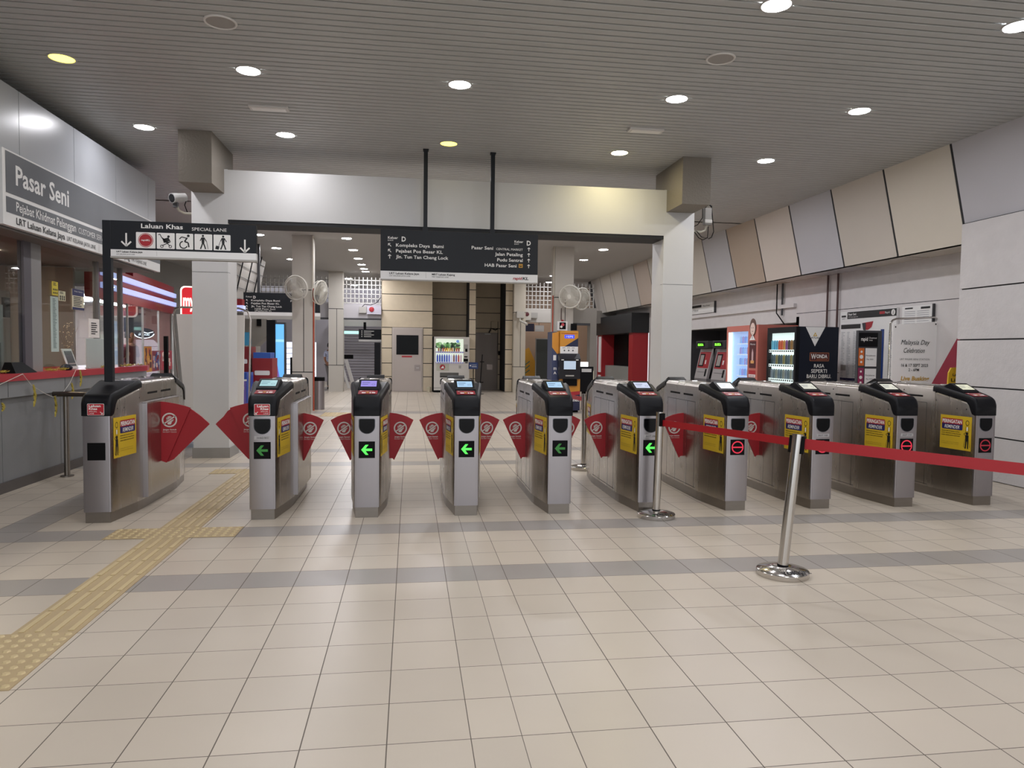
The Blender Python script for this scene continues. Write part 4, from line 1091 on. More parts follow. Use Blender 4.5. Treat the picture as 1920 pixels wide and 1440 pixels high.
def tinsel(y0, y1, label, n=40):
    b = MB()
    for i in range(n):
        y = y0+(y1-y0)*random.random(); x = -3.80+random.random()*.06; a = random.random()*PI; L = .02+.03*random.random(); z = 1.127+random.random()*.025
        dx, dy = L*math.cos(a)*.5, L*math.sin(a)
        b.add([(x-dx, y-dy, z), (x+dx, y+dy, z+.012*random.random()), (x+dx+.006, y+dy+.006, z+.016), (x-dx+.006, y-dy+.006, z+.006)], [(0, 1, 2, 3)], GARL)
    tag(b.build('tinsel_heap'), label, 'decoration', None, 'stuff')
tinsel(8.0, 8.42, 'gold tinsel lying on the red counter left of the tablet'); tinsel(9.35, 9.75, 'gold tinsel on the counter by the acrylic screen', 24); tinsel(9.9, 10.65, 'gold tinsel heap on the far end of the red counter', 46); tinsel(6.8, 7.3, 'gold tinsel at the near left end of the counter', 24)
# handrail in front of the booth
t = thing('handrail', 'dark steel handrail on a post between the booth and the first gate', 'handrail', (-3.63, 8.12, 0))
b = MB(); b.tube([(-3.63, 8.12, 0), (-3.63, 8.12, .88)], .028, STEEL_D, 14); b.lathe([(.001, 0), (.065, 0), (.065, .012), (.001, .014)], (-3.63, 8.12, 0), STEEL_D, 20); b.build('post', t)
b = MB(); b.tube([(-3.74, 8.09, .885), (-3.2, 8.05, .885), (-2.75, 7.60, .885)], .027, mat('rail_dark', '#4d453f', .35, .6), 14); b.build('rail', t)

# ================================================================== SHOP BEHIND THE BOOTH
ang = math.radians(-5.9); SD = Vector((math.sin(ang), math.cos(ang), 0)); SN = Vector((math.cos(ang), -math.sin(ang), 0)); S0 = Vector((-4.66, 12.0, 0))
def SP(s, o, z): return S0+SD*s+SN*o+Vector((0, 0, z))
def sbox(b, s0, s1, o0, o1, z0, z1, m):
    vs = [SP(s, o, z) for s in (s0, s1) for o in (o0, o1) for z in (z0, z1)]
    b.add(vs, [(0, 1, 3, 2), (4, 6, 7, 5), (0, 4, 5, 1), (2, 3, 7, 6), (0, 2, 6, 4), (1, 5, 7, 3)], m)
SR = mat('shop_red', '#8f1420', .35)
t = thing('convenience_shop', 'red convenience shop with two white light bars, behind the service booth', 'shop', S0)
b = MB(); sbox(b, -.9, 4.45, -.12, 0, 2.12, 2.62, SR); sbox(b, 1.2, 4.45, -.12, 0, 2.62, 2.70, SR); b.build('fascia', t)
LB = mat('shop_lightbar', '#b8bfe0', .5, emit='#b4c0ff', es=.75)
for z in (2.465, 2.275):
    b = MB(); sbox(b, -.6, 4.42, 0, .05, z, z+.085, LB); b.build('light_bar', t)
b = MB(); f = Flat(b, SP(2.7, .004, 2.14), SD, (0, 0, 1)); f.text('Convenience', 0, .055, .07, mat('script_gold', '#b07040', .5), w=.75, shear=.3); f.text('& news', .25, -.01, .05, mat('script_gold', '#b07040', .5), w=.35, shear=.3); b.build('lettering', t)
b = MB()
for s in (-.6, .9, 1.9, 3.1, 4.4): sbox(b, s-.02, s+.02, -.04, -.01, 0, 2.12, LGREY)
b.build('window_frame', t)
for a, c in ((-.58, .88), (.92, 1.88), (1.92, 3.08), (3.12, 4.38)):
    b = MB(); sbox(b, a, c, -.028, -.022, .35, 2.12, GLASS); b.build('pane', t)
b = MB(); sbox(b, -.6, 4.4, -.06, 0, 0, .38, mat('shop_base', '#7a2028', .4)); b.build('stall_riser', t)
b = MB(); sbox(b, -.9, 4.6, -4.0, -3.9, 0, 2.7, mat('shop_wall', '#c9b9b4', .7)); sbox(b, -.9, 4.6, -3.9, -.13, 2.26, 2.30, mat('shop_ceil', '#bdbac0', .7)); sbox(b, 4.5, 4.6, -3.9, -.95, 0, 2.7, mat('shop_wall', '#c9b9b4', .7)); sbox(b, 4.5, 4.6, -.95, -.1, 0, 2.7, mat('shop_brown', '#7a5048', .6)); b.build('interior', t)
for o in (-.75, -1.35):
    b = MB(); sbox(b, .8, 3.6 if o > -1 else 3.0, o-.03, o+.03, 2.20, 2.23, mat('shop_tube', '#ffffff', .5, emit='#f4f2ff', es=40)); b.build('fluorescent_tube', t)
b = MB(); sbox(b, 1.75, 2.75, -.30, -.25, 1.66, 2.04, mat('shop_board', '#3a3d48', .4)); tag(b.build('hanging_screen'), 'dark grey slanted screen seen inside the shop window', 'screen')
b = MB(); f = Flat(b, SP(3.35, -.35, 1.68), (1, .3, 0), (0, 0, 1)); LBL = mat('neon_white', '#ffffff', .4, emit='#d8f0ff', es=2.2); f.disc(0, 0, .19, NAVY, 0, 24, sy=.5); f.ring(0, 0, .175, .195, LBL, 1, 28, 170, 350, sy=.6); f.text('24 HOURS', 0, -.055, .03, LBL, w=.20, align='c', k=2); f.path([(-.17, .02), (-.07, -.01), (0, .01), (.07, -.01), (.17, .02)], .014, LBL, 2)
tag(b.build('neon_sign'), 'small oval lit blue and white sign in the shop window', 'sign')
def poster(s0, s1, z0, z1, base, label, kind):
    b = MB(); f = Flat(b, SP(s0, -.015, z0), SD, (0, 0, 1)); w, h = s1-s0, z1-z0
    f.rect(0, 0, w, h, base, 0)
    cs = {'a': ['#5a1414', '#8a3020', '#d8a050', '#3a1010', '#c06030'], 'b': ['#3a4a8a', '#c8c8d8', '#8a2030', '#2a3060', '#e0c0b0', '#5060a0'], 'c': ['#c83a3a', '#f0d0c0', '#a02030', '#e8e0d8']}[kind]
    for i in range(26):
        cc = cs[i % len(cs)]; a, c = random.random()*.8+.04, random.random()*.75+.05
        f.rrect(w*a, h*c, w*min(.96, a+.16), h*min(.95, c+.22), w*.03, mat('poster_'+kind+cc[1:], cc, .5), 1+(i % 3))
    tag(b.build('poster'), label, 'poster')
poster(1.95, 2.50, .92, 1.40, mat('poster_orange', '#c98a20', .5), 'orange bordered poster on the shop window', 'a')
poster(2.56, 3.25, .92, 1.32, mat('poster_redbase', '#8a2030', .5), 'crowded blue and red poster on the shop window, left of the red one', 'b')
poster(3.30, 4.25, .92, 1.32, mat('poster_redbase2', '#a82838', .5), 'red poster with white figures on the shop window', 'c')
# projecting lit shop sign
t = thing('shop_sign', 'red lit shop sign with rounded corners, half hidden by the left portal column', 'sign', (-4.1, 15.4, 1.9))
b = MB(); f = Flat(b, (-4.62, 15.2, 1.98), (1, .35, 0), (0, 0, 1), step=.01)
MR = mat('my_red', '#c01822', .4, emit='#d01c28', es=.75); MW = mat('my_white', '#fff', .4, emit='#fff3df', es=1.0)
f.rrect(0, 0, .92, .66, .09, MW, 0); f.rrect(.03, .03, .89, .63, .075, MR, 1); f.text('myNEWS', .05, .24, .26, MW, w=.70, bold=.04, k=2); b.build('face', t)
b = MB(); g_ = Flat(b, (-4.62, 15.2, 1.98), (1, .35, 0), (0, 0, 1)); b.loft([[g_.P(a, c, -60) for a, c in ((.02, .05), (.9, .05), (.9, .6), (.02, .6))], [g_.P(a, c, -4) for a, c in ((.02, .05), (.9, .05), (.9, .6), (.02, .6))]], REDP, smooth=False); b.build('case', t)
b = MB(); b.box(-3.75, -3.15, 14.0, 14.2, 2.20, 2.32, SR); b.box(-3.75, -3.13, 13.98, 14.2, 2.10, 2.20, LB); b.box(-3.72, -3.66, 14.05, 14.15, 0, 2.1, LGREY); tag(b.build('shop_awning'), 'short red and lit white shop awning right of the left portal column', 'awning')
# person in maroon behind the counter end
def person(loc, rz, shirt, trousers, skin, hair, label, h=1.68, arms=None):
    t = thing('person', label, 'person', loc); t.rotation_euler = (0, 0, rz)
    s = h/1.68
    def skinned(name, joints, edges, root, m, par, sub=2):
        me = bpy.data.meshes.new(name); me.from_pydata([Vector(j[0])*s for j in joints], edges, [])
        o = bpy.data.objects.new(name, me); COL.objects.link(o); o.parent = par
        sk = o.modifiers.new('skin', 'SKIN'); sk.use_smooth_shade = True
        ly = me.skin_vertices[0] if me.skin_vertices else None
        if ly is None:
            bpy.context.view_layer.objects.active = o
            me.skin_vertices.new() if hasattr(me.skin_vertices, 'new') else None
            ly = me.skin_vertices[0]
        for i, j in enumerate(joints): ly.data[i].radius = (j[1]*s, (j[2] if len(j) > 2 else j[1])*s)
        ly.data[root].use_root = True
        sb = o.modifiers.new('sub', 'SUBSURF'); sb.levels = sub; sb.render_levels = sub
        me.materials.append(m); return o
    return t, skinned, s

def build_person(loc, rz, shirt, trousers, skin, hair, label, h=1.68, stride=.10):
    t, sk, s = person(loc, rz, shirt, trousers, skin, hair, label, h)
    J = [((0, 0, .93), .12, .10), ((0, 0, 1.10), .115, .09), ((0, 0, 1.28), .14, .10), ((0, 0, 1.40), .10, .07), ((0, 0, 1.47), .052), 
         ((.17, 0, 1.385), .055), ((.225, .0, 1.12), .042), ((.22, -.12, .92), .030), ((.215, -.17, .85), .026),
         ((-.17, 0, 1.385), .055), ((-.225, .02, 1.12), .042), ((-.23, -.02, .88), .030), ((-.23, -.03, .80), .026),
         ((.09, 0, .86), .085), ((.10, -stride, .48), .058), ((.10, -stride*.6, .08), .040), ((.10, -stride*.6-.13, .035), .030),
         ((-.09, 0, .86), .085), ((-.10, stride*.3, .48), .058), ((-.10, stride, .08), .040), ((-.10, stride-.13, .035), .030)]
    E_ = [(0, 1), (1, 2), (2, 3), (3, 4), (3, 5), (5, 6), (6, 7), (7, 8), (3, 9), (9, 10), (10, 11), (11, 12), (0, 13), (13, 14), (14, 15), (15, 16), (0, 17), (17, 18), (18, 19), (19, 20)]
    sk('body', J, E_, 0, skin, t)
    # clothing: shirt with sleeves, trousers, shoes
    sk('shirt', [((0, 0, .95), .135, .115), ((0, 0, 1.10), .130, .105), ((0, 0, 1.28), .155, .115), ((0, 0, 1.385), .11, .085), ((.17, 0, 1.38), .068), ((.215, 0, 1.17), .058), ((-.17, 0, 1.38), .068), ((-.215, .01, 1.17), .058)], [(0, 1), (1, 2), (2, 3), (3, 4), (4, 5), (3, 6), (6, 7)], 0, shirt, t)
    sk('trousers', [((0, 0, .95), .125, .105), ((.09, 0, .84), .095), ((.10, -stride, .48), .072), ((.10, -stride*.6, .10), .058), ((-.09, 0, .84), .095), ((-.10, stride*.3, .48), .072), ((-.10, stride, .10), .058)], [(0, 1), (1, 2), (2, 3), (0, 4), (4, 5), (5, 6)], 0, trousers, t)
    b = MB()
    for x, y in ((.10, -stride*.6), (-.10, stride)):
        b.lathe([(.001, 0), (.05, .0), (.052, .03), (.035, .07), (.001, .085)], (x*s, y*s-.02, 0), BLACKM, 12); b.lathe([(.001, 0), (.042, .0), (.042, .03), (.02, .055), (.001, .06)], (x*s, y*s-.11, 0), BLACKM, 12)
    b.build('shoe', t, world=False)
    # head with face
    b = MB(); c = Vector((0, -.012, 1.585))*s
    prof = [(.001, -.118), (.035, -.110), (.056, -.085), (.068, -.045), (.076, .0), (.077, .04), (.068, .08), (.045, .108), (.001, .120)]
    b.lathe([(r*s, z*s) for r, z in prof], c, skin, 20)
    b.add([c+Vector(p)*s for p in ((-.012, -.072, -.025), (.012, -.072, -.025), (0, -.098, -.028), (0, -.076, .02))], [(0, 1, 2), (0, 2, 3), (1, 3, 2)], skin)
    for x in (-.078, .078): b.lathe([(.001, -.008), (.018, 0), (.001, .008)], c+Vector((x, .005, -.005))*s, skin, 10, 'x')
    for x in (-.028, .028): b.lathe([(.001, -.006), (.009, 0), (.001, .004)], c+Vector((x, -.072, .012))*s, BLACK, 8, 'y')
    b.lathe([(.001, -.003), (.020, 0), (.001, .003)], c+Vector((0, -.066, -.060))*s, mat('lips', '#8a4a42', .6), 8, 'y')
    hd = b.build('head', t, world=False)
    b = MB(); b.lathe([(.084*s, -.03*s), (.086*s, .03*s), (.078*s, .085*s), (.050*s, .118*s), (.001, .130*s)], c+Vector((0, .014, .005))*s, hair, 20); b.build('hair', hd, world=False)
    # hands: palm, four fingers, thumb
    for (px, py, pz) in ((.215, -.18, .80), (-.23, -.035, .75)):
        b = MB(); sgn = 1 if px > 0 else -1
        b.loft([[((px+a)*s, (py+c_)*s, (pz+dz)*s) for a, c_ in ((-.014, -.036), (.014, -.036), (.014, .036), (-.014, .036))] for dz in (.05, -.03)], skin)
        for i, L in enumerate((.062, .074, .070, .055)):
            yy = py-.028+.019*i; b.tube([(px*s, yy*s, (pz-.028)*s), ((px-.004*sgn)*s, (yy-.004)*s, (pz-.03-L*.55)*s), ((px-.016*sgn)*s, (yy-.010)*s, (pz-.03-L)*s)], [.009*s, .008*s, .006*s], skin, 8)
        b.tube([(px*s, (py-.034)*s, (pz+.03)*s), ((px-.006*sgn)*s, (py-.058)*s, (pz-.002)*s), ((px-.012*sgn)*s, (py-.060)*s, (pz-.032)*s)], [.010*s, .009*s, .007*s], skin, 8)
        b.build('hand', t, world=False)
    return t
SK = mat('skin', '#8f6248', .6); HR = mat('hair_black', '#141012', .6)
build_person(SP(2.5, -.40, 0), math.radians(75), mat('maroon_shirt', '#4e1019', .8), mat('trousers_dark', '#20222a', .8), SK, HR, 'person in a maroon shirt inside the shop, above the red counter end')
STRM = mat('striped_shirt', '#c8ccd8', .8)
nt = STRM.node_tree; w_ = nt.nodes.new('ShaderNodeTexWave'); w_.inputs['Scale'].default_value = 9; w_.bands_direction = 'Z'; cr = nt.nodes.new('ShaderNodeValToRGB'); cr.color_ramp.interpolation = 'CONSTANT'; cr.color_ramp.elements[0].color = rgb('#3a4272'); cr.color_ramp.elements[1].position = .45; cr.color_ramp.elements[1].color = rgb('#d8dae2')
tcn = nt.nodes.new('ShaderNodeTexCoord'); nt.links.new(tcn.outputs['Object'], w_.inputs['Vector']); nt.links.new(w_.outputs['Fac'], cr.inputs[0]); nt.links.new(cr.outputs[0], nt.nodes['Principled BSDF'].inputs['Base Color'])
build_person((-2.78, 25.3, 0), math.radians(150), STRM, mat('trousers_grey', '#6f6a66', .8), SK, HR, 'person in a blue and white striped shirt, half hidden behind the far left column', h=1.58)

# ================================================================== RIGHT HAND SIDE MACHINES
VX = 5.82
# black drinks machine (front faces the gates' side, navy side faces the viewer)
t = thing('vending_machine', 'black and navy coffee drinks vending machine with lit window and white triangle on its side', 'vending machine', (6.15, 10.5, 0), 'vending machines on the right')
x0, x1, y0, y1, H = VX, 6.52, 10.07, 10.95, 1.83
b = MB()
b.box(x0+.06, x1, y0, y1, .03, H, NAVY); b.box(x0, x0+.06, y0, y1, .03, .95, BLACKP); b.box(x0, x0+.06, y0, y1, 1.74, H, BLACKP)
b.box(x0, x0+.06, y0, y0+.05, .95, 1.74, BLACKP); b.box(x0, x0+.06, y1-.06, y1, .95, 1.74, BLACKP)
f = Flat(b, (x0+.06, y0-.001, 0), (1, 0, 0), (0, 0, 1), step=.0015)
W = x1-x0-.06
f.poly([(.09, H-.005), (.41, H-.005), (.25, 1.53)], SIGNW, 1)
f.poly([(.25, 1.745), (.215, 1.685), (.285, 1.685)], mat('atlas_gold', '#c9a227', .5), 2); f.poly([(.25, 1.722), (.235, 1.697), (.265, 1.697)], SIGNW, 3); f.text('ATLAS', .25, 1.648, .026, BLACK, w=.14, align='c', bold=.02, k=2)
CW = mat('wonda_frame', '#a8643a', .5); f.rrect(.17, 1.305, .49, 1.435, .012, CW, 1); f.rrect(.177, 1.312, .483, 1.428, .010, mat('wonda_red', '#4a1618', .5), 2)
f.text('W', .190, 1.338, .076, WHITE, w=.085, bold=.02, k=3); f.text('ONDA', .280, 1.352, .054, WHITE, w=.18, bold=.03, k=3); f.rect(.28, 1.328, .46, 1.336, CW, 3)
for i, s_ in enumerate(('RASA', 'SEPERTI', 'BARU DIBRU.')): f.text(s_, .33, 1.205-.080*i, .056, WHITE, w=(.17, .26, .40)[i], align='c', bold=.01, k=2)
b.build('cabinet', t)
b = MB(); LIT = mat('vend_light', '#dfeeea', .6, emit='#e4f2f2', es=1.0)
b.box(x0+.055, x0+.058, y0+.05, y1-.06, .95, 1.74, LIT); b.build('backlight', t)
shc = mat('vend_shelf', '#e6eceb', .4, emit='#f0f8f8', es=.8)
for k, z in enumerate((.97, 1.20, 1.43)):
    b = MB(); b.box(x0+.005, x0+.05, y0+.05, y1-.06, z, z+.045, shc)
    for i in range(12): yy = y0+.09+i*(y1-y0-.18)/11; b.box(x0+.002, x0+.006, yy-.015, yy+.015, z+.010, z+.034, BLACKM)
    b.build('shelf', t)
CANS = {0: ['#6f7884', '#8c8a80', '#5d6a72'], 1: ['#3c4c50', '#8a7a4a', '#4b5a6a'], 2: ['#c7542c', '#c78a3a', '#4c8ab0', '#4a3830', '#9a3a30']}
def drink(b, x, y, z, r, h, m): b.lathe([(.001, 0), (r, 0), (r, h*.86), (r*.75, h*.93), (r*.6, h), (.001, h)], (x, y, z), m, 10)
for k, z in enumerate((1.015, 1.245, 1.475)):
    for i in range(10):
        c_ = CANS[k][(i*7) % len(CANS[k])] if k < 2 else ['#4a3830', '#9a6a30', '#4a3830', '#8a4a8a', '#c78a3a', '#c7542c', '#c7542c', '#5aa0c0', '#5aa0c0', '#6ab0c8'][i]
        b = MB(); drink(b, x0+.030, y0+.10+i*.073, z, .020, .15, mat('can_'+c_[1:], c_, .35, emit=c_, es=.10))
        tag(b.build('drink_can'), '%s drink can on the %s shelf of the black vending machine' % ({0: 'grey', 1: 'dark', 2: 'coloured'}[k], ('lowest', 'middle', 'top')[k]), 'can', 'drinks on the %s shelf of the black vending machine' % ('lowest', 'middle', 'top')[k])
b = MB(); b.box(x0-.001, x0+.002, y0+.05, y1-.06, .95, 1.74, GLASS); b.build('window_pane', t)
b = MB(); b.box(x0-.012, x0, y0+.10, y0+.20, .86, .93, LGREY); b.box(x0-.010, x0, y0+.3, y1-.1, .25, .45, BLACKM); b.build('payment_panel', t)

# pink vending machine
t = thing('vending_machine', 'salmon pink vending machine with tall blue-white lit window, behind the black one', 'vending machine', (6.15, 11.85, 0), 'vending machines on the right')
PK = mat('vend_pink', '#b8695c', .45); y0, y1, H = 11.26, 12.46, 1.90
b = MB(); b.box(VX+.08, 6.54, y0, y1, .03, H, PK); b.box(VX, VX+.08, y0, y0+.36, .03, H, PK); b.box(VX, VX+.08, y1-.05, y1, .03, H, PK); b.box(VX, VX+.08, y0+.36, y1-.05, 1.80, H, PK); b.box(VX, VX+.08, y0+.36, y1-.05, .03, .55, PK)
b.build('cabinet', t)
b = MB(); b.box(VX+.07, VX+.075, y0+.36, y1-.05, .55, 1.80, mat('vend_blue', '#b8d0ff', .6, emit='#a9c8ff', es=.6)); b.box(VX+.01, VX+.06, y1-.09, y1-.055, .56, 1.79, mat('vend_tube', '#ffffff', .5, emit='#eafff8', es=2.0)); b.build('backlight', t)
for k in range(6):
    z = .62+.19*k; b = MB(); b.box(VX+.01, VX+.068, y0+.38, y0+.78, z, z+.02, mat('vend_shelf2', '#e8f0ff', .4, emit='#dfe8ff', es=.35)); b.build('shelf', t)
    for i in range(4):
        c_ = ['#8fa8d8', '#a8a0d0', '#9fc0e8'][(i+k) % 3]; b = MB(); drink(b, VX+.038, y0+.43+i*.09, z+.02, .022, .12, mat('can_'+c_[1:], c_, .4, emit=c_, es=.35))
        tag(b.build('drink_bottle'), 'pale blue bottle on a shelf inside the pink vending machine', 'bottle', 'bottles in the pink vending machine')
b = MB(); b.box(VX-.001, VX+.002, y0+.36, y1-.05, .55, 1.80, GLASS); b.build('window_pane', t)
b = MB(); f = Flat(b, (VX-.001, y0+.30, 0), (0, -1, 0), (0, 0, 1), step=.0015)
f.rect(0, 1.16, .24, 1.62, mat('ad_maroon', '#4a1216', .5), 1); f.poly([(.09, 1.25), (.15, 1.25), (.15, 1.42), (.12, 1.50), (.09, 1.42)], mat('ad_bottle', '#c8a8a8', .5), 2); f.rrect(.06, 1.24, .18, 1.29, .01, mat('ad_gold', '#d8a060', .5), 3); f.text('Minuman', .12, 1.555, .03, SIGNW, w=.18, align='c', k=2, shear=.2)
f.rect(0, .93, .24, 1.12, REDP, 1); f.rect(.0, 1.0, .24, 1.05, SIGNW, 2); f.text('DRINK', .12, 1.006, .035, REDP, w=.2, align='c', k=3); f.rect(0, .70, .24, .90, REDP, 1)
b.build('advert_panel', t)
b = MB(); f = Flat(b, (VX-.004, y0+.30, 0), (0, -1, 0), (0, 0, 1), step=.003)   # generic face cut-out
b.prism([(y0+.18+.11*math.cos(a*PI/8), 1.86+.15*math.sin(a*PI/8)) for a in range(16)], 'x', VX-.012, VX-.003, mat('cut_hair', '#5a4036', .6))
f.disc(.12, 1.83, .085, mat('cut_skin', '#d8c0b4', .6), 3, 20, sy=1.25); f.disc(.09, 1.85, .010, BLACK, 4, 8); f.disc(.15, 1.85, .010, BLACK, 4, 8); f.line(.09, 1.79, .15, 1.79, .006, BLACK, 4); f.poly([(.02, 1.64), (.22, 1.64), (.12, 1.74)], SIGNW, 3); f.line(.12, 1.66, .12, 1.72, .012, DGREY, 4)
b.build('figure_cutout', t)

# ticket machines in the alcove
def ticket_machine(y0, label, lit=True):
    t = thing('ticket_machine', label, 'ticket machine', (7.3, y0+.4, 0), 'ticket machines in the alcove')
    y1 = y0+.74
    b = MB(); b.prism([(y0, 0), (y1, 0), (y1, 1.52), (y0, 1.52)], 'x', 7.35, 7.75, mat('tm_grey', '#6f6d6f', .45)); b.box(7.18, 7.35, y0, y1, 0, .78, mat('tm_grey', '#6f6d6f', .45)); b.build('cabinet', t)
    def slab(s0, s1, z0, z1, m, name, dep=.0):
        # on the leaning face from (7.18,.78) to (7.34,1.52)
        def px(z): return 7.18+(z-.78)*.216-dep
        b = MB(); b.loft([[(px(z0), s0, z0), (px(z0)+.06, s0, z0), (px(z1)+.06, s0, z1), (px(z1), s0, z1)], [(px(z0), s1, z0), (px(z0)+.06, s1, z0), (px(z1)+.06, s1, z1), (px(z1), s1, z1)]], m, smooth=False)
        return b.build(name, t)
    slab(y0, y1, .78, 1.52, mat('tm_light', '#a8a4a4', .4), 'front_face')
    slab(y0+.05, y1-.05, 1.04, 1.44, mat('tm_red', '#a01c26', .4), 'red_panel', .006)
    slab(y0+.36, y1-.10, 1.08, 1.39, BLACKM, 'screen_bezel', .012)
    slab(y0+.40, y1-.14, 1.11, 1.36, mat('tm_screen', '#8f8a88', .25, emit='#a09890', es=.12), 'screen', .016)
    slab(y0+.10, y0+.17, .84, 1.02, BLACKM, 'coin_slot', .010); slab(y0+.22, y0+.28, 1.14, 1.24, SIGNW, 'card_slot', .010)
    slab(y0+.08, y1-.08, .935, .941, DGREY, 'panel_seam', .006)
    b = MB(); b.box(7.20, 7.60, y0+.01, y1-.01, 1.53, 1.71, mat('tm_head', '#2b2d30', .45)); hd = b.build('head_box', t, bevel=.008)
    if lit:
        b = MB(); f = Flat(b, (7.199, y1-.12, 1.585), (0, -1, 0), (0, 0, 1), step=.002); f.rect(-.02, -.02, .44, .085, BLACKM, 1); f.text('NO NOTES' if False else 'BUKA', .20, .005, .055, mat('led_green', '#103a08', .5, emit='#7bff3c', es=2.6), w=.34, align='c', bold=.04, k=2); b.build('led_display', hd)
    b = MB(); b.box(7.26, 7.30, y0+.2, y1-.2, .38, .60, BLACKM); b.box(7.172, 7.182, y0+.18, y1-.18, .40, .62, BLACKM); b.build('ticket_tray', t)
ticket_machine(16.45, 'ticket machine with green display in the alcove, leftmost beside the white column'); ticket_machine(15.45, 'ticket machine with green display, middle of the three in the alcove'); ticket_machine(14.45, 'third ticket machine, mostly hidden behind the pink vending machine', False)
tt = thing('alcove_light', 'small white strip light in the alcove ceiling above the ticket machines', 'ceiling light', (7.6, 15.8, 2.01)); b = MB(); b.box(7.50, 7.85, 15.78, 15.90, 2.006, 2.018, mat('alcove_lamp', '#fff', .5, emit='#fff8ee', es=14)); b.build('lamp_disc', tt)
# sign above alcove
b = MB(); b.box(7.055, 7.095, 15.82, 17.6, 2.38, 2.62, SIGNW); b.box(7.05, 7.10, 15.80, 15.82, 2.36, 2.64, DGREY); f = Flat(b, (7.054, 17.55, 2.38), (0, -1, 0), (0, 0, 1), step=.002); f.rect(.05, .15, 1.0, .21, BLACK, 1); f.text('Pintu Keluar', 1.10, .155, .04, BLACK, w=.4); f.rect(.1, .03, 1.65, .035, LGREY, 1); f.text('Mesin Tiket', .12, .06, .05, mat('ink_grey', '#6a6a6a', .5), w=.7)
tag(b.build('wall_sign'), 'white framed notice sign high on the wall above the ticket machine alcove', 'sign')

# information board on the wall
t = thing('information_board', 'large white timetable information board with dark Pasar Seni header on the right wall', 'information board', (7.09, 10.2, .9))
b = MB(); b.box(7.06, 7.095, 9.50, 10.86, .60, 2.11, SIGNW); b.build('board', t)
b = MB(); f = Flat(b, (7.059, 10.86, 0), (0, -1, 0), (0, 0, 1), step=.002)
f.rect(.18, 1.99, 1.36, 2.10, BLACK, 1); f.text('Pasar Seni', .21, 2.045, .035, WHITE, w=.20, bold=.02); f.text('LRT Kelana Jaya Line', .21, 2.010, .018, WHITE, w=.25); f.rect(.98, 2.03, 1.10, 2.07, REDP, 2); f.text('Rapid', 1.11, 2.035, .03, WHITE, w=.10); f.disc(1.29, 2.045, .045, WHITE, 2, 18); f.text('i', 1.29, 2.02, .05, BLACK, align='c', bold=.03, k=3, shear=.2)
f.rect(.0, 1.96, .18, 2.105, SIGNW, 2); f.rect(.03, 2.02, .15, 2.05, BLACK, 3); f.text('LRT', .05, 1.985, .022, BLACK, w=.08, k=3)
f.rect(.02, 1.83, .53, 1.90, BLACK, 1); f.poly([(.57, 1.91), (.84, 1.93), (.80, 1.84), (.72, 1.80), (.60, 1.80)], REDP, 1); f.poly([(.57, 1.91), (.66, 1.91), (.66, 1.79), (.60, 1.80)], SIGNG, 2)
INK = mat('timetable_ink', '#8e9096', .6)
for c_ in (.03, .19, .35, .92, 1.20):
    for i in range(34): f.rect(c_, 1.77-i*.0265, c_+.05+.05*random.random(), 1.777-i*.0265, INK, 1)
f.rect(1.02, .62, 1.10, 1.80, mat('route_blue', '#1d3a78', .5), 1); f.rect(.03, .99, .95, 1.03, NAVYP, 1); f.rect(1.12, .97, 1.30, 1.01, NAVYP, 1); f.rrect(.04, 1.15, .18, 1.24, .004, LGREY, 1)
b.build('printed_sheet', t)
b = MB(); b.box(7.065, 7.095, 8.79, 9.39, 1.70, 2.11, SIGNW); b.box(7.06, 7.09, 8.77, 8.79, 1.68, 2.12, DGREY); f = Flat(b, (7.064, 9.39, 0), (0, -1, 0), (0, 0, 1), step=.002)
f.rect(.06, 2.07, .22, 2.09, BLACK, 1); f.rect(.38, 2.06, .56, 2.09, BLACK, 1)
for i in range(9): f.rect(.05, 2.03-.028*i, .27, 2.036-.028*i, INK, 1); f.rect(.31, 2.03-.028*i, .54, 2.036-.028*i, INK, 1)
tag(b.build('notice_board'), 'small white notice board at the upper right of the wall, above the Malaysia Day poster', 'notice board')

# poster stand
t = thing('poster_stand', 'white Malaysia Day Celebration poster on a chromed tube stand at the right wall', 'poster stand', (6.8, 8.75, 0))
b = MB(); b.tube([(6.44, 8.78, 0), (6.44, 8.78, 1.84), (6.47, 8.78, 1.88), (6.52, 8.78, 1.90), (7.06, 8.74, 1.93), (7.11, 8.74, 1.91), (7.13, 8.74, 1.86), (7.13, 8.74, 0)][:8], .014, CHROME, 10); b.build('tube_frame', t)
b = MB(); b.box(6.42, 6.46, 8.45, 9.1, 0, .03, CHROME); b.box(7.10, 7.14, 8.45, 9.1, 0, .03, CHROME) if False else b.box(7.05, 7.09, 8.45, 9.1, 0, .03, CHROME); b.build('foot', t)
b = MB(); b.loft([[(6.465, 8.74, .62), (7.085, 8.70, .62), (7.085, 8.72, .62), (6.465, 8.76, .62)], [(6.450, 8.74, 1.82), (7.070, 8.70, 1.87), (7.070, 8.72, 1.87), (6.450, 8.76, 1.82)]], mat('poster_white', '#f4f2f0', .55), smooth=False); b.build('board', t)
b = MB(); f = Flat(b, (6.45, 8.736, 0), (1, -.064, 0), (0, 0, 1), step=.002)
f.text('Malaysia Day', .315, 1.555, .065, BLACK, w=.40, align='c', k=2, shear=.25); f.text('Celebration', .30, 1.445, .065, BLACK, w=.30, align='c', k=2, shear=.25)
f.text('LRT PASAR SENI STATION', .32, 1.345, .024, mat('ink_grey', '#6a6a6a', .5), w=.42, align='c'); f.text('16 & 17 SEPT 2023', .32, 1.255, .040, BLACK, w=.38, align='c', bold=.01); f.text('2 - 6PM', .31, 1.195, .038, BLACK, w=.15, align='c', bold=.01)
f.text('Live Busking', .33, 1.07, .055, mat('ink_gold', '#c9a24a', .5), w=.40, align='c', bold=.03, shear=.15)
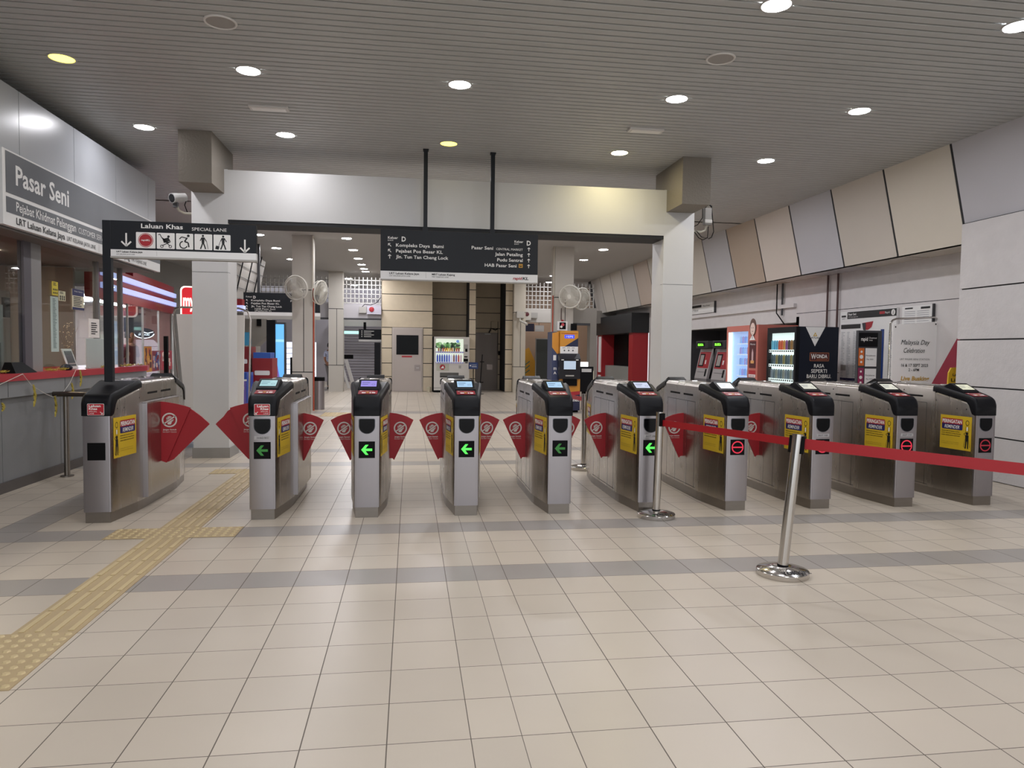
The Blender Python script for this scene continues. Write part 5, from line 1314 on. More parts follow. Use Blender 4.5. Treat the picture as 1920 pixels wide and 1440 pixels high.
for x, z in ((.03, 1.79), (.60, 1.835)): f.disc(x, z, .010, BLACKM, 2, 8)
b.build('lettering', t)
# directory stand in front of it
t = thing('directory_stand', 'narrow dark directory stand with orange and maroon tabs in front of the information board', 'directory stand', (6.15, 8.9, 0))
b = MB(); b.box(6.04, 6.39, 8.88, 8.93, .05, 1.74, mat('dir_dark', '#3a3c40', .4)); b.box(6.02, 6.42, 8.7, 9.1, 0, .05, DGREY); b.build('frame', t)
b = MB(); f = Flat(b, (6.05, 8.879, 0), (1, 0, 0), (0, 0, 1), step=.002)
f.rect(0, 1.52, .28, 1.71, BLACKP, 1); f.text('rapid', .03, 1.60, .05, WHITE, w=.10, bold=.02); f.text('Destinasi', .15, 1.63, .022, WHITE, w=.11); f.text('Anda', .15, 1.60, .018, WHITE, w=.05)
f.rect(0, 1.26, .085, 1.50, mat('tab_orange', '#c9672a', .5), 1); f.rect(.10, 1.25, .27, 1.50, SIGNW, 1); f.text('Perjalanan', .11, 1.39, .02, BLACK, w=.14); f.text('May 2023', .12, 1.34, .018, BLACK, w=.10)
f.rect(0, .98, .085, 1.23, mat('tab_maroon', '#8a2a52', .5), 1); f.rect(.10, .98, .27, 1.22, SIGNW, 1); f.text('Perjalanan', .11, 1.12, .02, BLACK, w=.14); f.text('May 2023', .12, 1.07, .018, BLACK, w=.10)
for i, m_ in enumerate(((1.45, .02), (1.38, .035), (1.31, .02))): f.disc(.042, m_[0], m_[1]*.8, WHITE, 2, 10)
for i, m_ in enumerate(((1.18, .018), (1.10, .03), (1.03, .02))): f.disc(.042, m_[0], m_[1]*.8, WHITE, 2, 10)
f.rect(0, .3, .28, .95, SIGNW, 1)
b.build('directory_face', t)
b = MB(); b.loft([[(6.85, 8.15, .3), (6.88, 8.15, .3), (6.88, 8.6, .3), (6.85, 8.6, .3)], [(6.80, 7.82, 1.0), (6.83, 7.82, 1.0), (6.83, 8.45, 1.0), (6.80, 8.45, 1.0)], [(6.72, 7.75, 1.80), (6.74, 7.75, 1.80), (6.74, 7.80, 1.80), (6.72, 7.80, 1.80)]], mat('banner_maroon', '#8a2338', .6), smooth=False)
f = Flat(b, (6.66, 8.14, 0), (1, 0, 0), (0, 0, 1)); b.box(6.69, 6.90, 8.12, 8.13, .0, .35, DGREY)
tag(b.build('feather_banner'), 'maroon and red feather banner leaning by the end of the rendered block wall', 'banner')
b = MB(); b.prism([(6.56, .15), (6.95, .15), (6.95, 1.28), (6.64, 1.26), (6.61, 1.20)], 'y', 7.90, 7.92, mat('wetfloor_yellow', '#d8b020', .5)); f = Flat(b, (6.60, 7.899, 0)); f.text('Lantai', .06, 1.16, .03, BLACK, w=.14, bold=.02); f.text('Licin', .04, 1.09, .04, BLACK, w=.16, bold=.02)
tag(b.build('floor_warning_board'), 'yellow warning board peeking out beside the rendered block wall', 'sign')

# red framed shutter opening far right
t = thing('shop_shutter', 'closed kiosk with red frame, black header and grey counter on the far right wall', 'kiosk', (7.0, 22.4, 0))
KR = mat('kiosk_red', '#9a1d24', .45)
b = MB(); b.box(6.62, 7.1, 20.55, 20.95, 0, 2.05, KR); b.build('frame_post', t)
b = MB(); b.box(6.62, 7.1, 24.0, 24.6, 0, 2.05, KR); b.box(6.60, 6.62, 24.1, 24.4, .7, 1.95, SIGNW); b.box(6.60, 6.62, 24.1, 24.4, .05, .60, SIGNW); b.build('frame_post', t)
b = MB(); b.box(6.55, 7.1, 20.5, 24.7, 2.0, 2.60, mat('kiosk_black', '#16181b', .5)); b.build('header', t)
b = MB(); b.box(7.05, 7.1, 20.95, 24.0, .95, 2.0, BLACKM); b.build('shutter', t)
b = MB(); b.box(6.75, 7.1, 20.95, 24.0, 0, .95, mat('kiosk_counter', '#8d8f8a', .4)); b.build('counter', t)

# navy and yellow kiosk (ATM) at the right fan column
t = thing('atm_machine', 'navy and orange cash machine kiosk standing at the right fan column', 'cash machine', (3.62, 16.2, 0))
NV = mat('atm_navy', '#1a2040', .4); OR = mat('atm_orange', '#c98a2c', .45)
b = MB(); b.box(3.41, 3.87, 16.02, 16.6, 0, .05, BLACKM); b.box(3.40, 3.88, 16.0, 16.6, .05, 1.36, NV); b.box(3.24, 3.40, 16.05, 16.6, .0, 1.86, mat('atm_side', '#3a4262', .45)); b.build('cabinet', t)
b = MB(); b.prism([(3.24, 1.50), (3.40, 1.30), (3.40, 1.86), (3.24, 1.83)], 'y', 16.045, 16.05, OR); f = Flat(b, (3.25, 16.044, 0)); f.rect(.02, 1.20, .09, 1.32, SIGNW, 1); f.text('m', .03, .98, .08, WHITE, w=.07, bold=.03); f.text('A', .03, .88, .06, WHITE, w=.07, bold=.03); b.build('side_decal', t)
b = MB(); b.box(3.41, 3.83, 15.95, 16.3, 1.36, 1.88, OR); f = Flat(b, (3.41, 15.949, 0), step=.003); f.poly([(.10, 1.52-0), (.42, 1.72), (.42, 1.52)], NV, 1); f.poly([(.0, 1.52), (.10, 1.52), (.42, 1.72), (.42, 1.88), (.0, 1.88)], OR, 1); f.rect(0, 1.36, .42, 1.52, SIGNW, 1)
f.rect(.02, 1.815, .40, 1.825, REDP, 2); f.rrect(.10, 1.71, .33, 1.79, .01, mat('led_blue', '#2030d0', .4, emit='#2a40ff', es=1.3), 2); f.text('MEPS', .215, 1.725, .045, WHITE, w=.17, align='c', bold=.02, k=3)
for i in range(3): f.disc(.10+.10*i, 1.43, .018, DGREY, 2, 10); f.rect(.05+.11*i, 1.485, .12+.11*i, 1.495, DGREY, 2)
b.build('header_panel', t)
b = MB(); b.prism([(15.93, 1.36), (15.80, 1.24), (15.84, .78), (16.0, .76), (16.05, 1.36)], 'x', 3.37, 3.86, mat('atm_black', '#12141c', .35)); b.build('console', t)
b = MB(); f = Flat(b, (3.45, 15.798, 0), (1, 0, 0), (0, 0, 1), step=.003); f.rect(.02, 1.0, .30, 1.19, mat('atm_screen', '#a8b8c8', .3, emit='#b0c4d8', es=.5), 1); f.rect(-.04, 1.205, .02, 1.225, WHITE, 1); f.rect(.30, 1.205, .36, 1.225, WHITE, 1); f.rect(.06, .84, .26, .87, LGREY, 1); b.build('screen', t)
b = MB(); b.box(3.40, 3.88, 15.90, 16.0, .45, .78, OR); b.box(3.47, 3.80, 15.86, 15.91, .62, .80, BLACKM); b.box(3.40, 3.88, 15.90, 16.0, .05, .45, NV); f = Flat(b, (3.40, 15.899, 0), step=.003); f.poly([(0, .45), (.48, .50), (.48, .42), (.0, .36)], REDP, 1); f.text('euronet', .46, .26, .07, WHITE, w=.36, align='r', bold=.02, k=2); b.build('lower_panel', t)
b = MB(); b.box(4.0, 4.35, 16.5, 16.9, .45, 1.05, BLACKP); b.box(4.06, 4.30, 16.49, 16.5, .92, 1.0, SIGNW); b.box(4.14, 4.20, 16.6, 16.8, 0, .45, BLACKM); b.box(4.36, 4.38, 16.6, 16.7, .3, .95, mat('lit_strip', '#fff', .5, emit='#fff6c8', es=1.5)); b.box(3.90, 4.22, 16.5, 16.7, 1.05, 1.16, mat('lit_panel', '#fff', .5, emit='#ffffff', es=1.0))
tag(b.build('ticket_validator'), 'black machine with white lit top right of the orange cash machine', 'machine')
# beam right of the fan column, and stair wall
b = MB(); b.box(3.90, 4.62, 17.3, 17.5, 2.12, 2.50, mat('far_beam_r', '#8a857e', .7)); b.box(3.90, 4.45, 17.28, 17.3, 2.06, 2.12, DGREY)
b.box(4.46, 4.62, 17.3, 17.6, 0, 2.12, mat('far_beam_r', '#8a857e', .7)); struct(b, 'trim_46', 'grey frame right of the far fan column')

# wall fans on the two columns
FW = mat('fan_white', '#c9c6bc', .45); FB = mat('fan_blade', '#b5b0a4', .5)
def fan(cx, cy, cz, yaw, tilt, wallpt, label, r=.262):
    t = thing('wall_fan', label, 'fan', (cx, cy, cz), 'round wall fans on the far columns')
    R_ = (Matrix.Rotation(yaw, 3, 'Z') @ Matrix.Rotation(tilt, 3, 'X'))
    C0 = Vector((cx, cy, cz))
    b = MB()
    b.torus(C0, r, .018, FW, 'y', 32, 8, R_); b.torus(C0+R_ @ Vector((0, .07, 0)), r*.97, .007, FW, 'y', 28, 6, R_)
    for i in range(64):
        a = 2*PI*i/64; p = [Vector((q*r*math.cos(a), -d, q*r*math.sin(a))) for q, d in ((.16, .055), (.5, .050), (.85, .03), (1, 0))]
        b.tube([C0+R_ @ v for v in p], .0032, FW, 4)
    for q in (.35, .6, .82): b.torus(C0+R_ @ Vector((0, -.05 if q < .7 else -.035, 0)), r*q, .0025, FW, 'y', 28, 4, R_)
    b.lathe([(.001, -.062), (.045, -.060), (.048, -.050), (.001, -.048)], C0, FW, 18, 'y', tilt=R_)
    b.build('cage', t)
    b = MB()
    for k in range(3):
        vs = []; N = 8
        for i in range(N+1):
            a = 2*PI*k/3+i/N*1.5; tw = -.02+.04*i/N
            vs.append([Vector((.05*math.cos(a), tw, .05*math.sin(a))), Vector((r*.86*math.cos(a), tw*1.5, r*.86*math.sin(a)))])
        pts = [C0+R_ @ q for pr in vs for q in pr]
        b.add(pts, [(2*i, 2*i+1, 2*i+3, 2*i+2) for i in range(N)], FB, True)
    b.lathe([(.001, -.03), (.05, -.03), (.055, .03), (.001, .04)], C0, FB, 16, 'y', tilt=R_)
    b.build('blades', t)
    b = MB(); b.lathe([(.001, .05), (.06, .06), (.07, .16), (.05, .20), (.001, .21)], C0, FW, 16, 'y', tilt=R_)
    q = C0+R_ @ Vector((0, .17, 0)); b.tube([q, Vector(wallpt)], .018, FW, 8); b.build('motor', t)
fan(-2.48, 16.02, 2.715, math.radians(-20), math.radians(8), (-2.38, 16.4, 2.60), 'round white wall fan facing the gates on the left far column')
fan(-2.00, 16.42, 2.66, math.radians(65), math.radians(8), (-2.18, 16.6, 2.55), 'round white wall fan seen edge-on at the right side of the left far column')
fan(3.72, 16.38, 2.70, math.radians(-32), math.radians(6), (3.66, 16.8, 2.58), 'tilted round white wall fan on the front of the right far column')
fan(4.10, 16.75, 2.68, math.radians(30), math.radians(8), (3.90, 16.95, 2.55), 'round white wall fan sticking out right of the right far column')
b = MB(); b.tube([(-2.155, 16.42, .0), (-2.155, 16.42, 2.75)], .018, mat('pipe_red', '#a8452c', .5), 8); tag(b.build('wall_pipe'), 'orange-red vertical pipe on the left far column', 'pipe', 'orange-red pipes on the far columns')
b = MB(); b.tube([(-2.17, 16.37, 2.75), (-2.17, 16.37, CEIL)], .022, mat('pipe_pale', '#b8b2a4', .5), 8); tag(b.build('wall_pipe'), 'pale vertical pipe on the upper left far column', 'pipe')
b = MB(); b.tube([(3.40, 16.82, .0), (3.40, 16.82, 2.75)], .016, mat('pipe_red', '#a8452c', .5), 8); tag(b.build('wall_pipe'), 'orange-red vertical pipe on the right far column', 'pipe', 'orange-red pipes on the far columns')
b = MB(); b.tube([(3.41, 16.79, 2.75), (3.41, 16.79, CEIL)], .020, mat('pipe_pale', '#b8b2a4', .5), 8); tag(b.build('wall_pipe'), 'pale vertical pipe on the upper right far column', 'pipe')
t = thing('alarm_box', 'white box with red bell symbol on the right fan column above the cash machine', 'alarm box', (3.62, 16.78, 1.9))
b = MB(); b.box(3.50, 3.74, 16.70, 16.80, 1.91, 2.13, SIGNW); f = Flat(b, (3.50, 16.699, 1.91), step=.003); f.rect(.045, .03, .20, .195, BLACKM, 1); f.disc(.125, .14, .04, mat('bell_red', '#c04048', .4), 2, 14); f.disc(.09, .09, .03, WHITE, 3, 12); b.build('box', t)
b = MB(); b.box(3.60, 3.66, 16.76, 16.80, 2.13, 2.17, REDP); b.tube([(3.60, 16.78, 2.17), (3.60, 16.78, 2.45)], .010, mat('conduit_brown', '#4b2f2c', .5), 6); b.build('conduit', t)
b = MB(); b.box(3.84, 3.98, 16.72, 16.78, 1.92, 2.08, BLACKM); tag(b.build('small_display'), 'small dark panel beside the alarm box on the right fan column', 'panel')

# ================================================================== FAR END
t = thing('door_1', None, None, (-.1, FY, 0)); t['kind'] = 'structure'
DW = mat('door_white', '#b3a9a2', .5)
b = MB(); b.box(-.60, .42, FY-.05, FY, 0, 2.14, mat('door_frame', '#bdb4ac', .5)); b.build('door_frame', t)
b = MB(); b.box(-.56, .38, FY-.075, FY-.05, .01, 2.10, DW); b.build('door_leaf', t)
b = MB(); b.box(-.46, .27, FY-.085, FY-.074, 1.24, 1.89, mat('door_window', '#0c0d0e', .2, spec=.15)); b.build('door_window_pane', t)
b = MB(); b.box(-.28, .06, FY-.082, FY-.074, 1.15, 1.20, REDP); b.build('red_notice', t)
b = MB(); b.box(.14, .34, FY-.082, FY-.074, .70, .90, mat('door_plate', '#9a918c', .3, .6)); b.box(.20, .30, FY-.11, FY-.08, .79, .81, CHROME); b.build('door_handle', t)
t = thing('door_2', None, None, (2.8, FY+1.3, 0)); t['kind'] = 'structure'
b = MB(); b.box(2.24, 3.12, FY+1.24, FY+1.3, 0, 2.05, mat('door_frame2', '#7d746b', .5)); b.build('door_frame', t)
b = MB(); b.box(2.30, 3.06, FY+1.21, FY+1.24, 0, 2.0, mat('door_grey', '#857b74', .5)); b.box(2.72, 2.92, FY+1.20, FY+1.21, .72, .92, mat('door_plate', '#9a918c', .3, .6)); b.box(2.62, 2.84, FY+1.17, FY+1.21, 1.98, 2.02, LGREY); b.build('door_leaf', t)
b = MB(); b.tube([(3.10, FY+1.18, 1.3), (3.10, FY+1.18, 2.45), (2.85, FY+1.18, 2.45), (2.85, FY+1.18, 2.1)], .008, BLACKM, 6); b.tube([(2.78, FY+1.15, 2.05), (2.85, FY+1.12, 2.2), (3.0, FY+1.12, 2.15), (3.1, FY+1.15, 2.2)], .02, BLACKM, 6); b.box(3.12, 3.18, FY+1.16, FY+1.2, 1.25, 1.40, BLACKM)
tag(b.build('wall_cable'), 'dark looped cables above the grey door in the right recess', 'cable')
# white drinks machine
t = thing('vending_machine', 'white drinks vending machine with green scenery panel in the recess of the far wall', 'vending machine', (1.35, FY+.2, 0))
x0, x1, y = .78, 1.95, FY-.42
VW = mat('vend_white', '#cfcbc4', .4)
b = MB(); b.box(x0, x1, y, FY+.35, .07, 1.85, VW); b.box(x0, x1, y, FY+.35, .0, .07, BLACKM); b.box(x0-.03, x0, y+.05, FY+.35, .0, 1.85, BLACKM); b.build('cabinet', t)
b = MB(); f = Flat(b, (x0, y-.002, 0), step=.004)
LG = mat('vend_litwhite', '#dfe8dc', .5, emit='#e2f2da', es=.55)
f.rect(.06, .97, .97, 1.78, LG, 1)
for i in range(60):
    c_ = random.choice(['#3f6a3a', '#6ea060', '#88b878', '#4a5a50', '#a8d0a0']); a = random.random()*.75+.08; q = 1.48+random.random()*.17-.04*a
    f.disc(a, q, .03+.035*random.random(), mat('leaf_'+c_[1:], c_, .6, emit=c_, es=.3), 2+(i % 3), 9)
f.disc(.78, 1.70, .05, mat('emblem_blue', '#7a9ad8', .5, emit='#7a9ad8', es=.4), 5, 16)
f.rect(.06, 1.36-.045, .97, 1.36, mat('strip_violet', '#7a78b8', .5, emit='#8a88c8', es=.35), 5); f.rect(.06, .97, .97, 1.01, mat('strip_violet', '#7a78b8', .5, emit='#8a88c8', es=.35), 5)
for k in (1.337, .99):
    for i in range(12): f.rrect(.08+.074*i, k-.012, .12+.074*i, k+.012, .004, WHITE, 6)
b.build('display_panel', t)
b = MB(); f = Flat(b, (x0, y-.002, 0), step=.004)
f.rect(.99, 1.45, 1.12, 1.60, LGREY, 1); f.rect(1.03, 1.36, 1.11, 1.46, BLACKM, 2); f.rect(1.00, 1.17, 1.11, 1.21, BLACKM, 1); f.rect(.98, 1.03, 1.13, 1.13, BLACKM, 1); f.rect(1.03, .98, 1.12, 1.01, BLACKM, 1); f.rect(.82, .80, .90, .90, LGREY, 1)
f.rrect(.08, .72, .50, .96, .01, mat('coin_panel', '#b8b8a8', .5), 1); f.disc(.28, .84, .09, REDP, 2, 20); f.poly([(.22, .80), (.34, .80), (.30, .89)], SIGNW, 3)
f.rect(.20, .50, .82, .66, mat('tray_grey', '#55534f', .4), 1); f.rect(.20, .50, .82, .53, BLACKM, 2); f.rect(.0, .145, 1.2, .155, BLACKM, 1)
b.build('control_panel', t)
for i in range(10):
    c_ = ['#8a5a3a', '#3a3030', '#a04030', '#c89030', '#d8b040', '#c8a040', '#b07030', '#4a3a30', '#b05030', '#8a3a30'][i]
    b = MB(); b.lathe([(.001, 0), (.025, 0), (.025, .10), (.018, .115), (.001, .115)], (x0+.15+.074*i, y-.045, 1.365), mat('can2_'+c_[1:], c_, .4, emit=c_, es=.35), 8); tag(b.build('drink_can'), 'brown or amber can in the upper row of the white drinks machine', 'can', 'cans in the upper row of the white drinks machine')
for i in range(11):
    c_ = ['#2c3c9a', '#30409a', '#2c3c9a', '#3a48a8', '#3442a0', '#5a60b8', '#c8c8e0', '#704048', '#5a5aa0', '#a03a40', '#b89aa8'][i]
    b = MB(); b.lathe([(.001, 0), (.026, 0), (.026, .19), (.012, .23), (.012, .25), (.001, .25)], (x0+.11+.078*i, y-.045, 1.02), mat('can2_'+c_[1:], c_, .4, emit=c_, es=.35), 8); tag(b.build('drink_bottle'), 'blue or red bottle in the lower row of the white drinks machine', 'bottle', 'bottles in the lower row of the white drinks machine')
# blue sign on a pole, barrier post
t = thing('pole_sign', 'small blue sign on a thin pole right of the white drinks machine', 'sign', (2.05, 23.1, 0))
b = MB(); b.box(1.89, 2.20, 23.05, 23.09, .80, 1.02, NAVYP); f = Flat(b, (1.89, 23.049, .80), step=.003); f.rect(.02, .02, .29, .20, mat('sign_blue', '#2a4478', .4), 1); f.text('Keselamatan', .10, .12, .03, WHITE, w=.16, k=2); f.rect(.10, .07, .26, .085, WHITE, 2); f.disc(.055, .11, .025, WHITE, 2, 10); b.build('sign_board', t)
b = MB(); b.tube([(2.05, 23.10, .01), (2.05, 23.10, .80)], .014, BLACKM, 8); b.lathe([(.001, 0), (.14, 0), (.14, .01), (.001, .02)], (2.05, 23.10, 0), BLACKM, 18); b.build('pole', t)
t = thing('music_stand', 'thin black stand with two crossbars before the grey door', 'stand', (2.28, 22.7, 0))
b = MB(); b.tube([(2.22, 22.7, 0), (2.30, 22.7, 1.28)], .014, BLACKM, 8); b.box(2.22, 2.36, 22.69, 22.71, 1.03, 1.055, BLACKM); b.box(2.14, 2.34, 22.69, 22.71, .37, .395, BLACKM); b.lathe([(.001, 0), (.12, 0), (.12, .01), (.001, .02)], (2.24, 22.7, 0), BLACKM, 16); b.build('pole', t)
b = MB(); b.lathe([(.001, 0), (.06, 0), (.07, .17), (.001, .18)], (.62, 23.7, 0), mat('doorstop', '#b8b098', .5), 14); tag(b.build('floor_bucket'), 'small cream tub on the floor left of the white drinks machine', 'tub')
# alarm boxes near grilles
t = thing('alarm_bell', 'pale wall unit with round red bell on the far left beam', 'alarm', (-1.5, FY-.1, 2.5))
b = MB(); b.box(-1.42, -.96, FY-.16, FY-.03, 2.56, 2.83, mat('alarm_lilac', '#b8b4c0', .5)); b.build('case', t)
b = MB(); b.lathe([(.001, -.03), (.07, -.02), (.085, 0)], (-1.27, FY-.16, 2.715), REDP, 16, 'y'); b.build('bell', t)
b = MB(); b.box(-1.68, -1.44, FY-.12, FY-.03, 2.60, 2.80, LGREY); b.build('junction_box', t)
b = MB(); b.tube([(-1.58, FY-.1, 2.80), (-1.5, FY-.12, 2.88), (-1.3, FY-.12, 2.86), (-1.1, FY-.12, 2.95), (-.98, FY-.1, 3.12)], .01, BLACKM, 6); b.build('cable', t)
t = thing('alarm_bell', 'cream wall unit with red bell and small camera on the far pale column', 'alarm', (3.7, 23.6, 2.4))
b = MB(); b.box(3.54, 3.80, 23.56, 23.69, 2.52, 2.74, mat('alarm_cream', '#c4c0b6', .5)); b.build('case', t)
b = MB(); b.box(3.84, 4.06, FY-.2, FY-.03, 2.46, 2.76, mat('alarm_cream', '#c4c0b6', .5)); b.box(4.06, 4.3, FY-.15, FY-.03, 2.54, 2.72, LGREY); b.build('junction_box', t)
b = MB(); b.lathe([(.001, -.03), (.06, -.02), (.075, 0)], (3.92, FY-.2, 2.66), mat('bell_dark', '#5a2028', .4), 16, 'y'); b.build('bell', t)
b = MB(); b.tube([(3.66, 23.60, 2.52), (3.64, 23.55, 2.42), (3.86, 23.35, 2.30)], [.02, .03, .045], FW, 10); b.build('camera', t)
# through the right opening: tan wall poster, board
b = MB(); b.box(3.9, 6.9, 26.9, 26.98, 0, 2.6, mat('mural_tan', '#a88c74', .7)); f = Flat(b, (3.9, 26.89, 0), step=.004)
f.poly([(0, 0), (1.05, 0), (1.05, .62), (.62, 1.55), (.38, 1.42), (0, .95)], mat('mural_orange', '#c9922c', .6), 1); f.path([(.48, .35), (.48, 1.05)], .03, mat('mural_green', '#3a6a5a', .6), 2)
for z in (.55, .72, .88): f.line(.48, z, .30, z+.14, .035, mat('mural_green', '#3a6a5a', .6), 2); f.line(.48, z, .66, z+.14, .035, mat('mural_green', '#3a6a5a', .6), 2)
f.rect(0, 0, 1.1, .45, mat('mural_olive', '#7a7a4a', .6), 2); f.poly([(1.05, 0), (1.5, 0), (1.45, 1.1), (1.15, 1.2), (.95, .9)], mat('mural_rust', '#a8603a', .6), 1)
tag(b.build('mural'), 'tan wall mural with orange shape and green leaf sprig through the far right opening', 'mural')
b = MB(); b.box(4.55, 5.2, 25.6, 25.66, 0, 1.88, LGREY); b.box(4.58, 5.17, 25.59, 25.60, .05, 1.85, mat('board_dark', '#3b3f3c', .5)); tag(b.build('display_board'), 'dark green-grey display board seen through the far right opening', 'board')
b = MB(); b.box(4.45, 4.78, 25.2, 25.24, 2.12, 2.34, SIGNW); b.box(3.9, 4.42, 25.2, 25.24, 2.12, 2.40, mat('sign_bluegrey', '#3a3a52', .6)); b.tube([(4.6, 25.22, 2.34), (4.6, 25.22, CEIL)], .01, DGREY, 6); tag(b.build('hanging_sign'), 'small white and dark hanging panels in the far right opening', 'sign')
# left passage: exit sign, far direction sign, standing totem, lamps
b = MB(); b.box(-2.75, -1.85, 29.5, 29.56, 2.02, 2.14, mat('exit_green', '#9fd8cc', .5, emit='#b8f0e6', es=.9)); tag(b.build('exit_sign'), 'small glowing pale green exit sign deep in the left passage', 'sign')
b = MB(); b.box(-1.98, -1.00, 28.0, 28.06, 1.78, 2.18, SG); b.box(-1.98, -1.0, 27.99, 28.07, 1.70, 1.78, SIGNW); f = Flat(b, (-1.9, 27.989, 1.82), step=.004)
for i in range(4): f.rect(.12, .06+.07*i, .12+.28+.1*(i % 2), .085+.07*i, WHITE, 1); f.rect(.02, .06+.07*i, .06, .09+.07*i, WHITE, 1)
b.box(-1.80, -1.70, 28.0, 28.06, 2.18, 2.45, BLACKM); tag(b.build('passage_sign'), 'small dark direction sign hanging deep in the left passage', 'sign')
b = MB(); b.box(-3.1, -1.0, 30.0, 30.3, 2.62, 2.84, mat('sky_gap', '#fff', .5, emit='#f2ecee', es=1.0)); b.box(-3.1, -1.9, 29.98, 30.0, 2.62, 2.84, mat('pinkish', '#c8a8a4', .6)); b.box(-3.3, -.95, 29.9, 30.0, 2.35, 2.60, LGREY); tag(b.build('passage_light_band'), 'bright light band above the shutter in the left passage', 'light')
t = thing('digital_totem', 'tall black display totem beside the far left edge of the beige wall', 'totem', (-1.05, 23.0, 0))
b = MB(); b.box(-1.13, -.94, 22.9, 23.1, .10, 1.62, BLACKP); b.box(-1.5, -.70, 22.8, 23.2, 0, .10, BLACKM); b.build('cabinet', t)
b = MB(); b.loft([[(-2.22, 25.9, 0), (-2.14, 25.9, 0), (-2.14, 26, 0), (-2.22, 26, 0)], [(-2.55, 25.9, 1.15), (-2.47, 25.9, 1.15), (-2.47, 26, 1.15), (-2.55, 26, 1.15)]], SIGNW, smooth=False); b.loft([[(-2.05, 25.9, 0), (-1.93, 25.9, 0), (-1.93, 26, 0), (-2.05, 26, 0)], [(-2.38, 25.9, 1.15), (-2.26, 25.9, 1.15), (-2.26, 26, 1.15), (-2.38, 26, 1.15)]], SIGNW, smooth=False); b.box(-2.35, -2.02, 25.85, 25.95, 1.05, 1.20, BLACKM)
tag(b.build('stair_rail_panel'), 'leaning white stair side panels with a black box, right of the far left column', 'stair panel')
# stair area left of the far left column
b = MB(); ST = mat('stair_conc', '#8b867e', .8)
b.prism([(-4.95, 0), (-4.35, 0), (-4.35, 1.45), (-4.02, 1.78), (-4.02, 2.38), (-4.95, 2.38)], 'y', 20.9, 21.6, ST); struct(b, 'trim_47', 'angled concrete stair flank far left')
b = MB(); b.box(-4.30, -4.18, 20.86, 20.9, 2.02, 2.24, BLACKM); tag(b.build('wall_clock_panel'), 'small dark panel on the angled concrete far left', 'panel')
b = MB(); b.box(-4.6, -3.2, 25.0, 25.05, .2, 1.62, mat('bright_window', '#fff', .5, emit='#dfe6ff', es=.95)); f = Flat(b, (-4.6, 24.99, .2), step=.004)
for i in range(7): f.rect(.1+.1*(i % 2), .12+.18*i, 1.2, .135+.18*i, mat('bw_line', '#98a0b8', .5), 1)
tag(b.build('lit_map_panel'), 'bright white lit map panel far left behind the totem', 'panel')
t = thing('digital_totem', 'tall digital advertising totem with blue screen, left of the left far column', 'totem', (-3.5, 20, 0))
b = MB(); b.box(-3.85, -3.62, 19.9, 20.1, 0, 2.16, BLACKP); b.box(-3.62, -3.36, 19.95, 20.1, 0, 2.10, DGREY); b.build('cabinet', t)
b = MB(); f = Flat(b, (-3.62, 19.949, .62), step=.003); f.rect(.0, 0, .22, 1.43, mat('totem_blue', '#60a8e8', .4, emit='#66b0f0', es=.8), 1); f.rect(.0, .95, .22, 1.02, mat('totem_blue2', '#8fc8f4', .4, emit='#9ad0f8', es=.8), 2); f.poly([(0, 0), (.10, 0), (.04, .35), (0, .45)], mat('totem_purple', '#7a60a8', .4, emit='#7a60a8', es=.7), 2); b.build('screen', t)
t = thing('digital_totem', 'black totem edge-on just left of the left far column', 'totem', (-3.0, 20.3, 0))
b = MB(); b.box(-3.12, -3.0, 20.2, 20.4, 0, 2.05, BLACKP); b.box(-3.28, -3.20, 20.2, 20.4, 0, 1.15, BLACKM); b.box(-3.20, -3.13, 20.25, 20.3, 0, 1.3, SIGNW); b.build('cabinet', t)
for x0, x1, z0, z1, c_, w in ((-3.05, -2.80, .0, 1.42, '#7a141c', 'tall dark red drinks chest'), (-2.76, -2.42, .0, 1.22, '#8a1a22', 'wide red drinks chest'), (-2.99, -2.72, .0, .98, '#1f4aa0', 'blue ice cream chest')):
    yy = 13.0 if c_ != '#1f4aa0' else 12.4
    b = MB(); b.box(x0, x1, yy, yy+.5, z0, z1, mat('chest_'+c_[1:], c_, .4)); f = Flat(b, (x0, yy-.001, z1), step=.003); f.rrect(.04, -.30, (x1-x0)-.04, -.22, .02, SIGNW, 1); f.disc((x1-x0)/2, -.48, .05, mat('logo_pale', '#c8a8c0', .5), 1, 12)
    if c_ == '#8a1a22': b.box(x0+.02, x1-.03, yy, yy+.4, z1, z1+.10, mat('chest_blue_lid', '#2a56a8', .4))
    if c_ == '#1f4aa0': f.rect(.08, -.9, .26, -.14, mat('poster_violet', '#6a5aa8', .5), 1); f.rect(.08, -.14, .27, -.11, SIGNW, 2)
    tag(b.build('drinks_chest'), w+' seen between the left portal column and the far column', 'cooler')
b = MB(); b.box(-3.12, -3.07, 12.9, 13.3, 0, 1.45, BLACKP)
for k in range(7): b.box(-3.20, -3.12, 12.9, 13.2, .15+.19*k, .20+.19*k, SIGNW)
tag(b.build('magazine_rack'), 'narrow black and white magazine rack beside the left portal column', 'rack')
b = MB(); b.box(-3.42, -3.25, 15.2, 15.25, 1.45, 1.72, mat('teal_card', '#2a7a9a', .5)); b.tube([(-3.34, 15.22, 0), (-3.34, 15.22, 1.45)], .012, LGREY, 6); tag(b.build('teal_placard'), 'small teal placard on a post far left', 'sign')
# litter bin
t = thing('litter_bin', 'steel litter bin with black top at the right foot of the left far column', 'bin', (-2.08, 16.75, 0))
b = MB(); b.lathe([(.001, 0), (.125, 0), (.125, .66), (.001, .66)], (-2.08, 16.75, 0), STEEL_F, 28); b.build('body', t)
b = MB(); b.lathe([(.001, 0), (.132, 0), (.132, .085), (.12, .09), (.001, .09)], (-2.08, 16.75, .66), BLACKM, 28); b.build('top_rim', t)
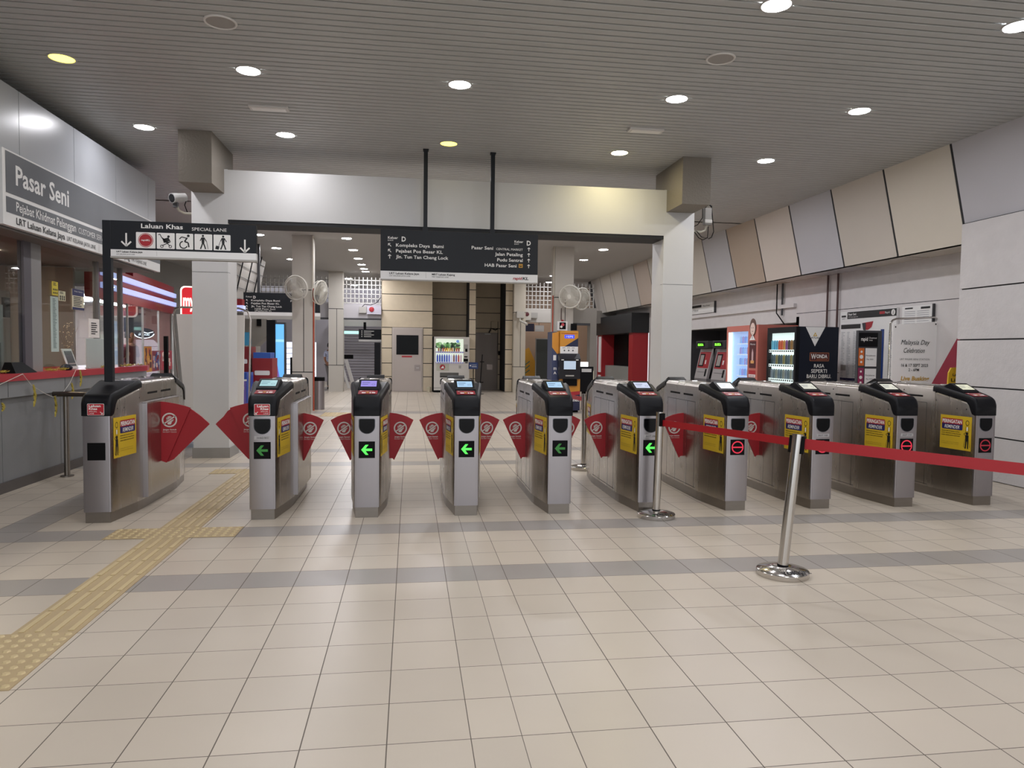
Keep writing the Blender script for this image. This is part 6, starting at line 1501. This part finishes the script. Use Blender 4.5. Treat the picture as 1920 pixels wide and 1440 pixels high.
# slanted glass and frame far upper left
t = thing('slanted_glazing', 'slanted grey glazed screen with dark rods at the upper left beyond the portal', 'glazing', (-4.1, 15, 2.5))
b = MB(); b.loft([[(-3.95, 16.4, 3.75), (-3.92, 16.4, 3.75), (-4.22, 16.4, 2.3), (-4.25, 16.4, 2.3)], [(-3.95, 20.2, 3.75), (-3.92, 20.2, 3.75), (-4.22, 20.2, 2.3), (-4.25, 20.2, 2.3)]], mat('slant_glass', '#a8a39c', .25), smooth=False); b.build('pane', t)
b = MB()
for yy in (16.8, 17.7, 18.6, 19.5): b.tube([(-3.88, yy, 3.8), (-4.2, yy, 2.3)], .015, BLACKM, 6)
for z in (2.6, 2.85, 3.1, 3.35, 3.6): xx = -4.22+(z-2.3)*.207; b.tube([(xx+.02, 16.4, z), (xx+.02, 20.2, z)], .007, DGREY, 5)
b.build('rods', t)
# white banner behind the left portal column
t = thing('banner_stand', 'tall white fabric banner on a tube frame behind the left portal column', 'banner', (-2.8, 10.6, 0))
b = MB(); b.loft([[(-3.10, 10.50, .06), (-2.36, 10.50, .06), (-2.36, 10.52, .06), (-3.10, 10.52, .06)], [(-3.18, 10.50, 1.0), (-2.345, 10.50, 1.0), (-2.345, 10.52, 1.0), (-3.18, 10.52, 1.0)], [(-3.245, 10.50, 1.86), (-2.33, 10.50, 1.86), (-2.33, 10.52, 1.86), (-3.245, 10.52, 1.86)]], mat('banner_white', '#efebe6', .7), smooth=False); b.build('fabric', t)
b = MB(); b.tube([(-3.17, 10.56, 0), (-3.31, 10.56, 1.82), (-3.28, 10.56, 1.93), (-3.20, 10.56, 1.96), (-2.42, 10.56, 1.96), (-2.30, 10.56, 1.92), (-2.26, 10.56, 1.80), (-2.30, 10.56, 0)], .014, STEEL, 8); b.build('tube_frame', t)
b = MB(); b.box(-3.22, -2.22, 10.35, 10.75, 0, .05, mat('foot_pale', '#a8b0bc', .35)); b.build('foot', t)
b = MB(); b.box(-2.235, -2.21, 10.4, 10.9, 0, 2.0, BLACKP) if False else b.box(-3.45, -3.40, 10.6, 10.65, 0, 1.55, BLACKM); tag(b.build('dark_post'), 'thin black post left of the white banner', 'post')
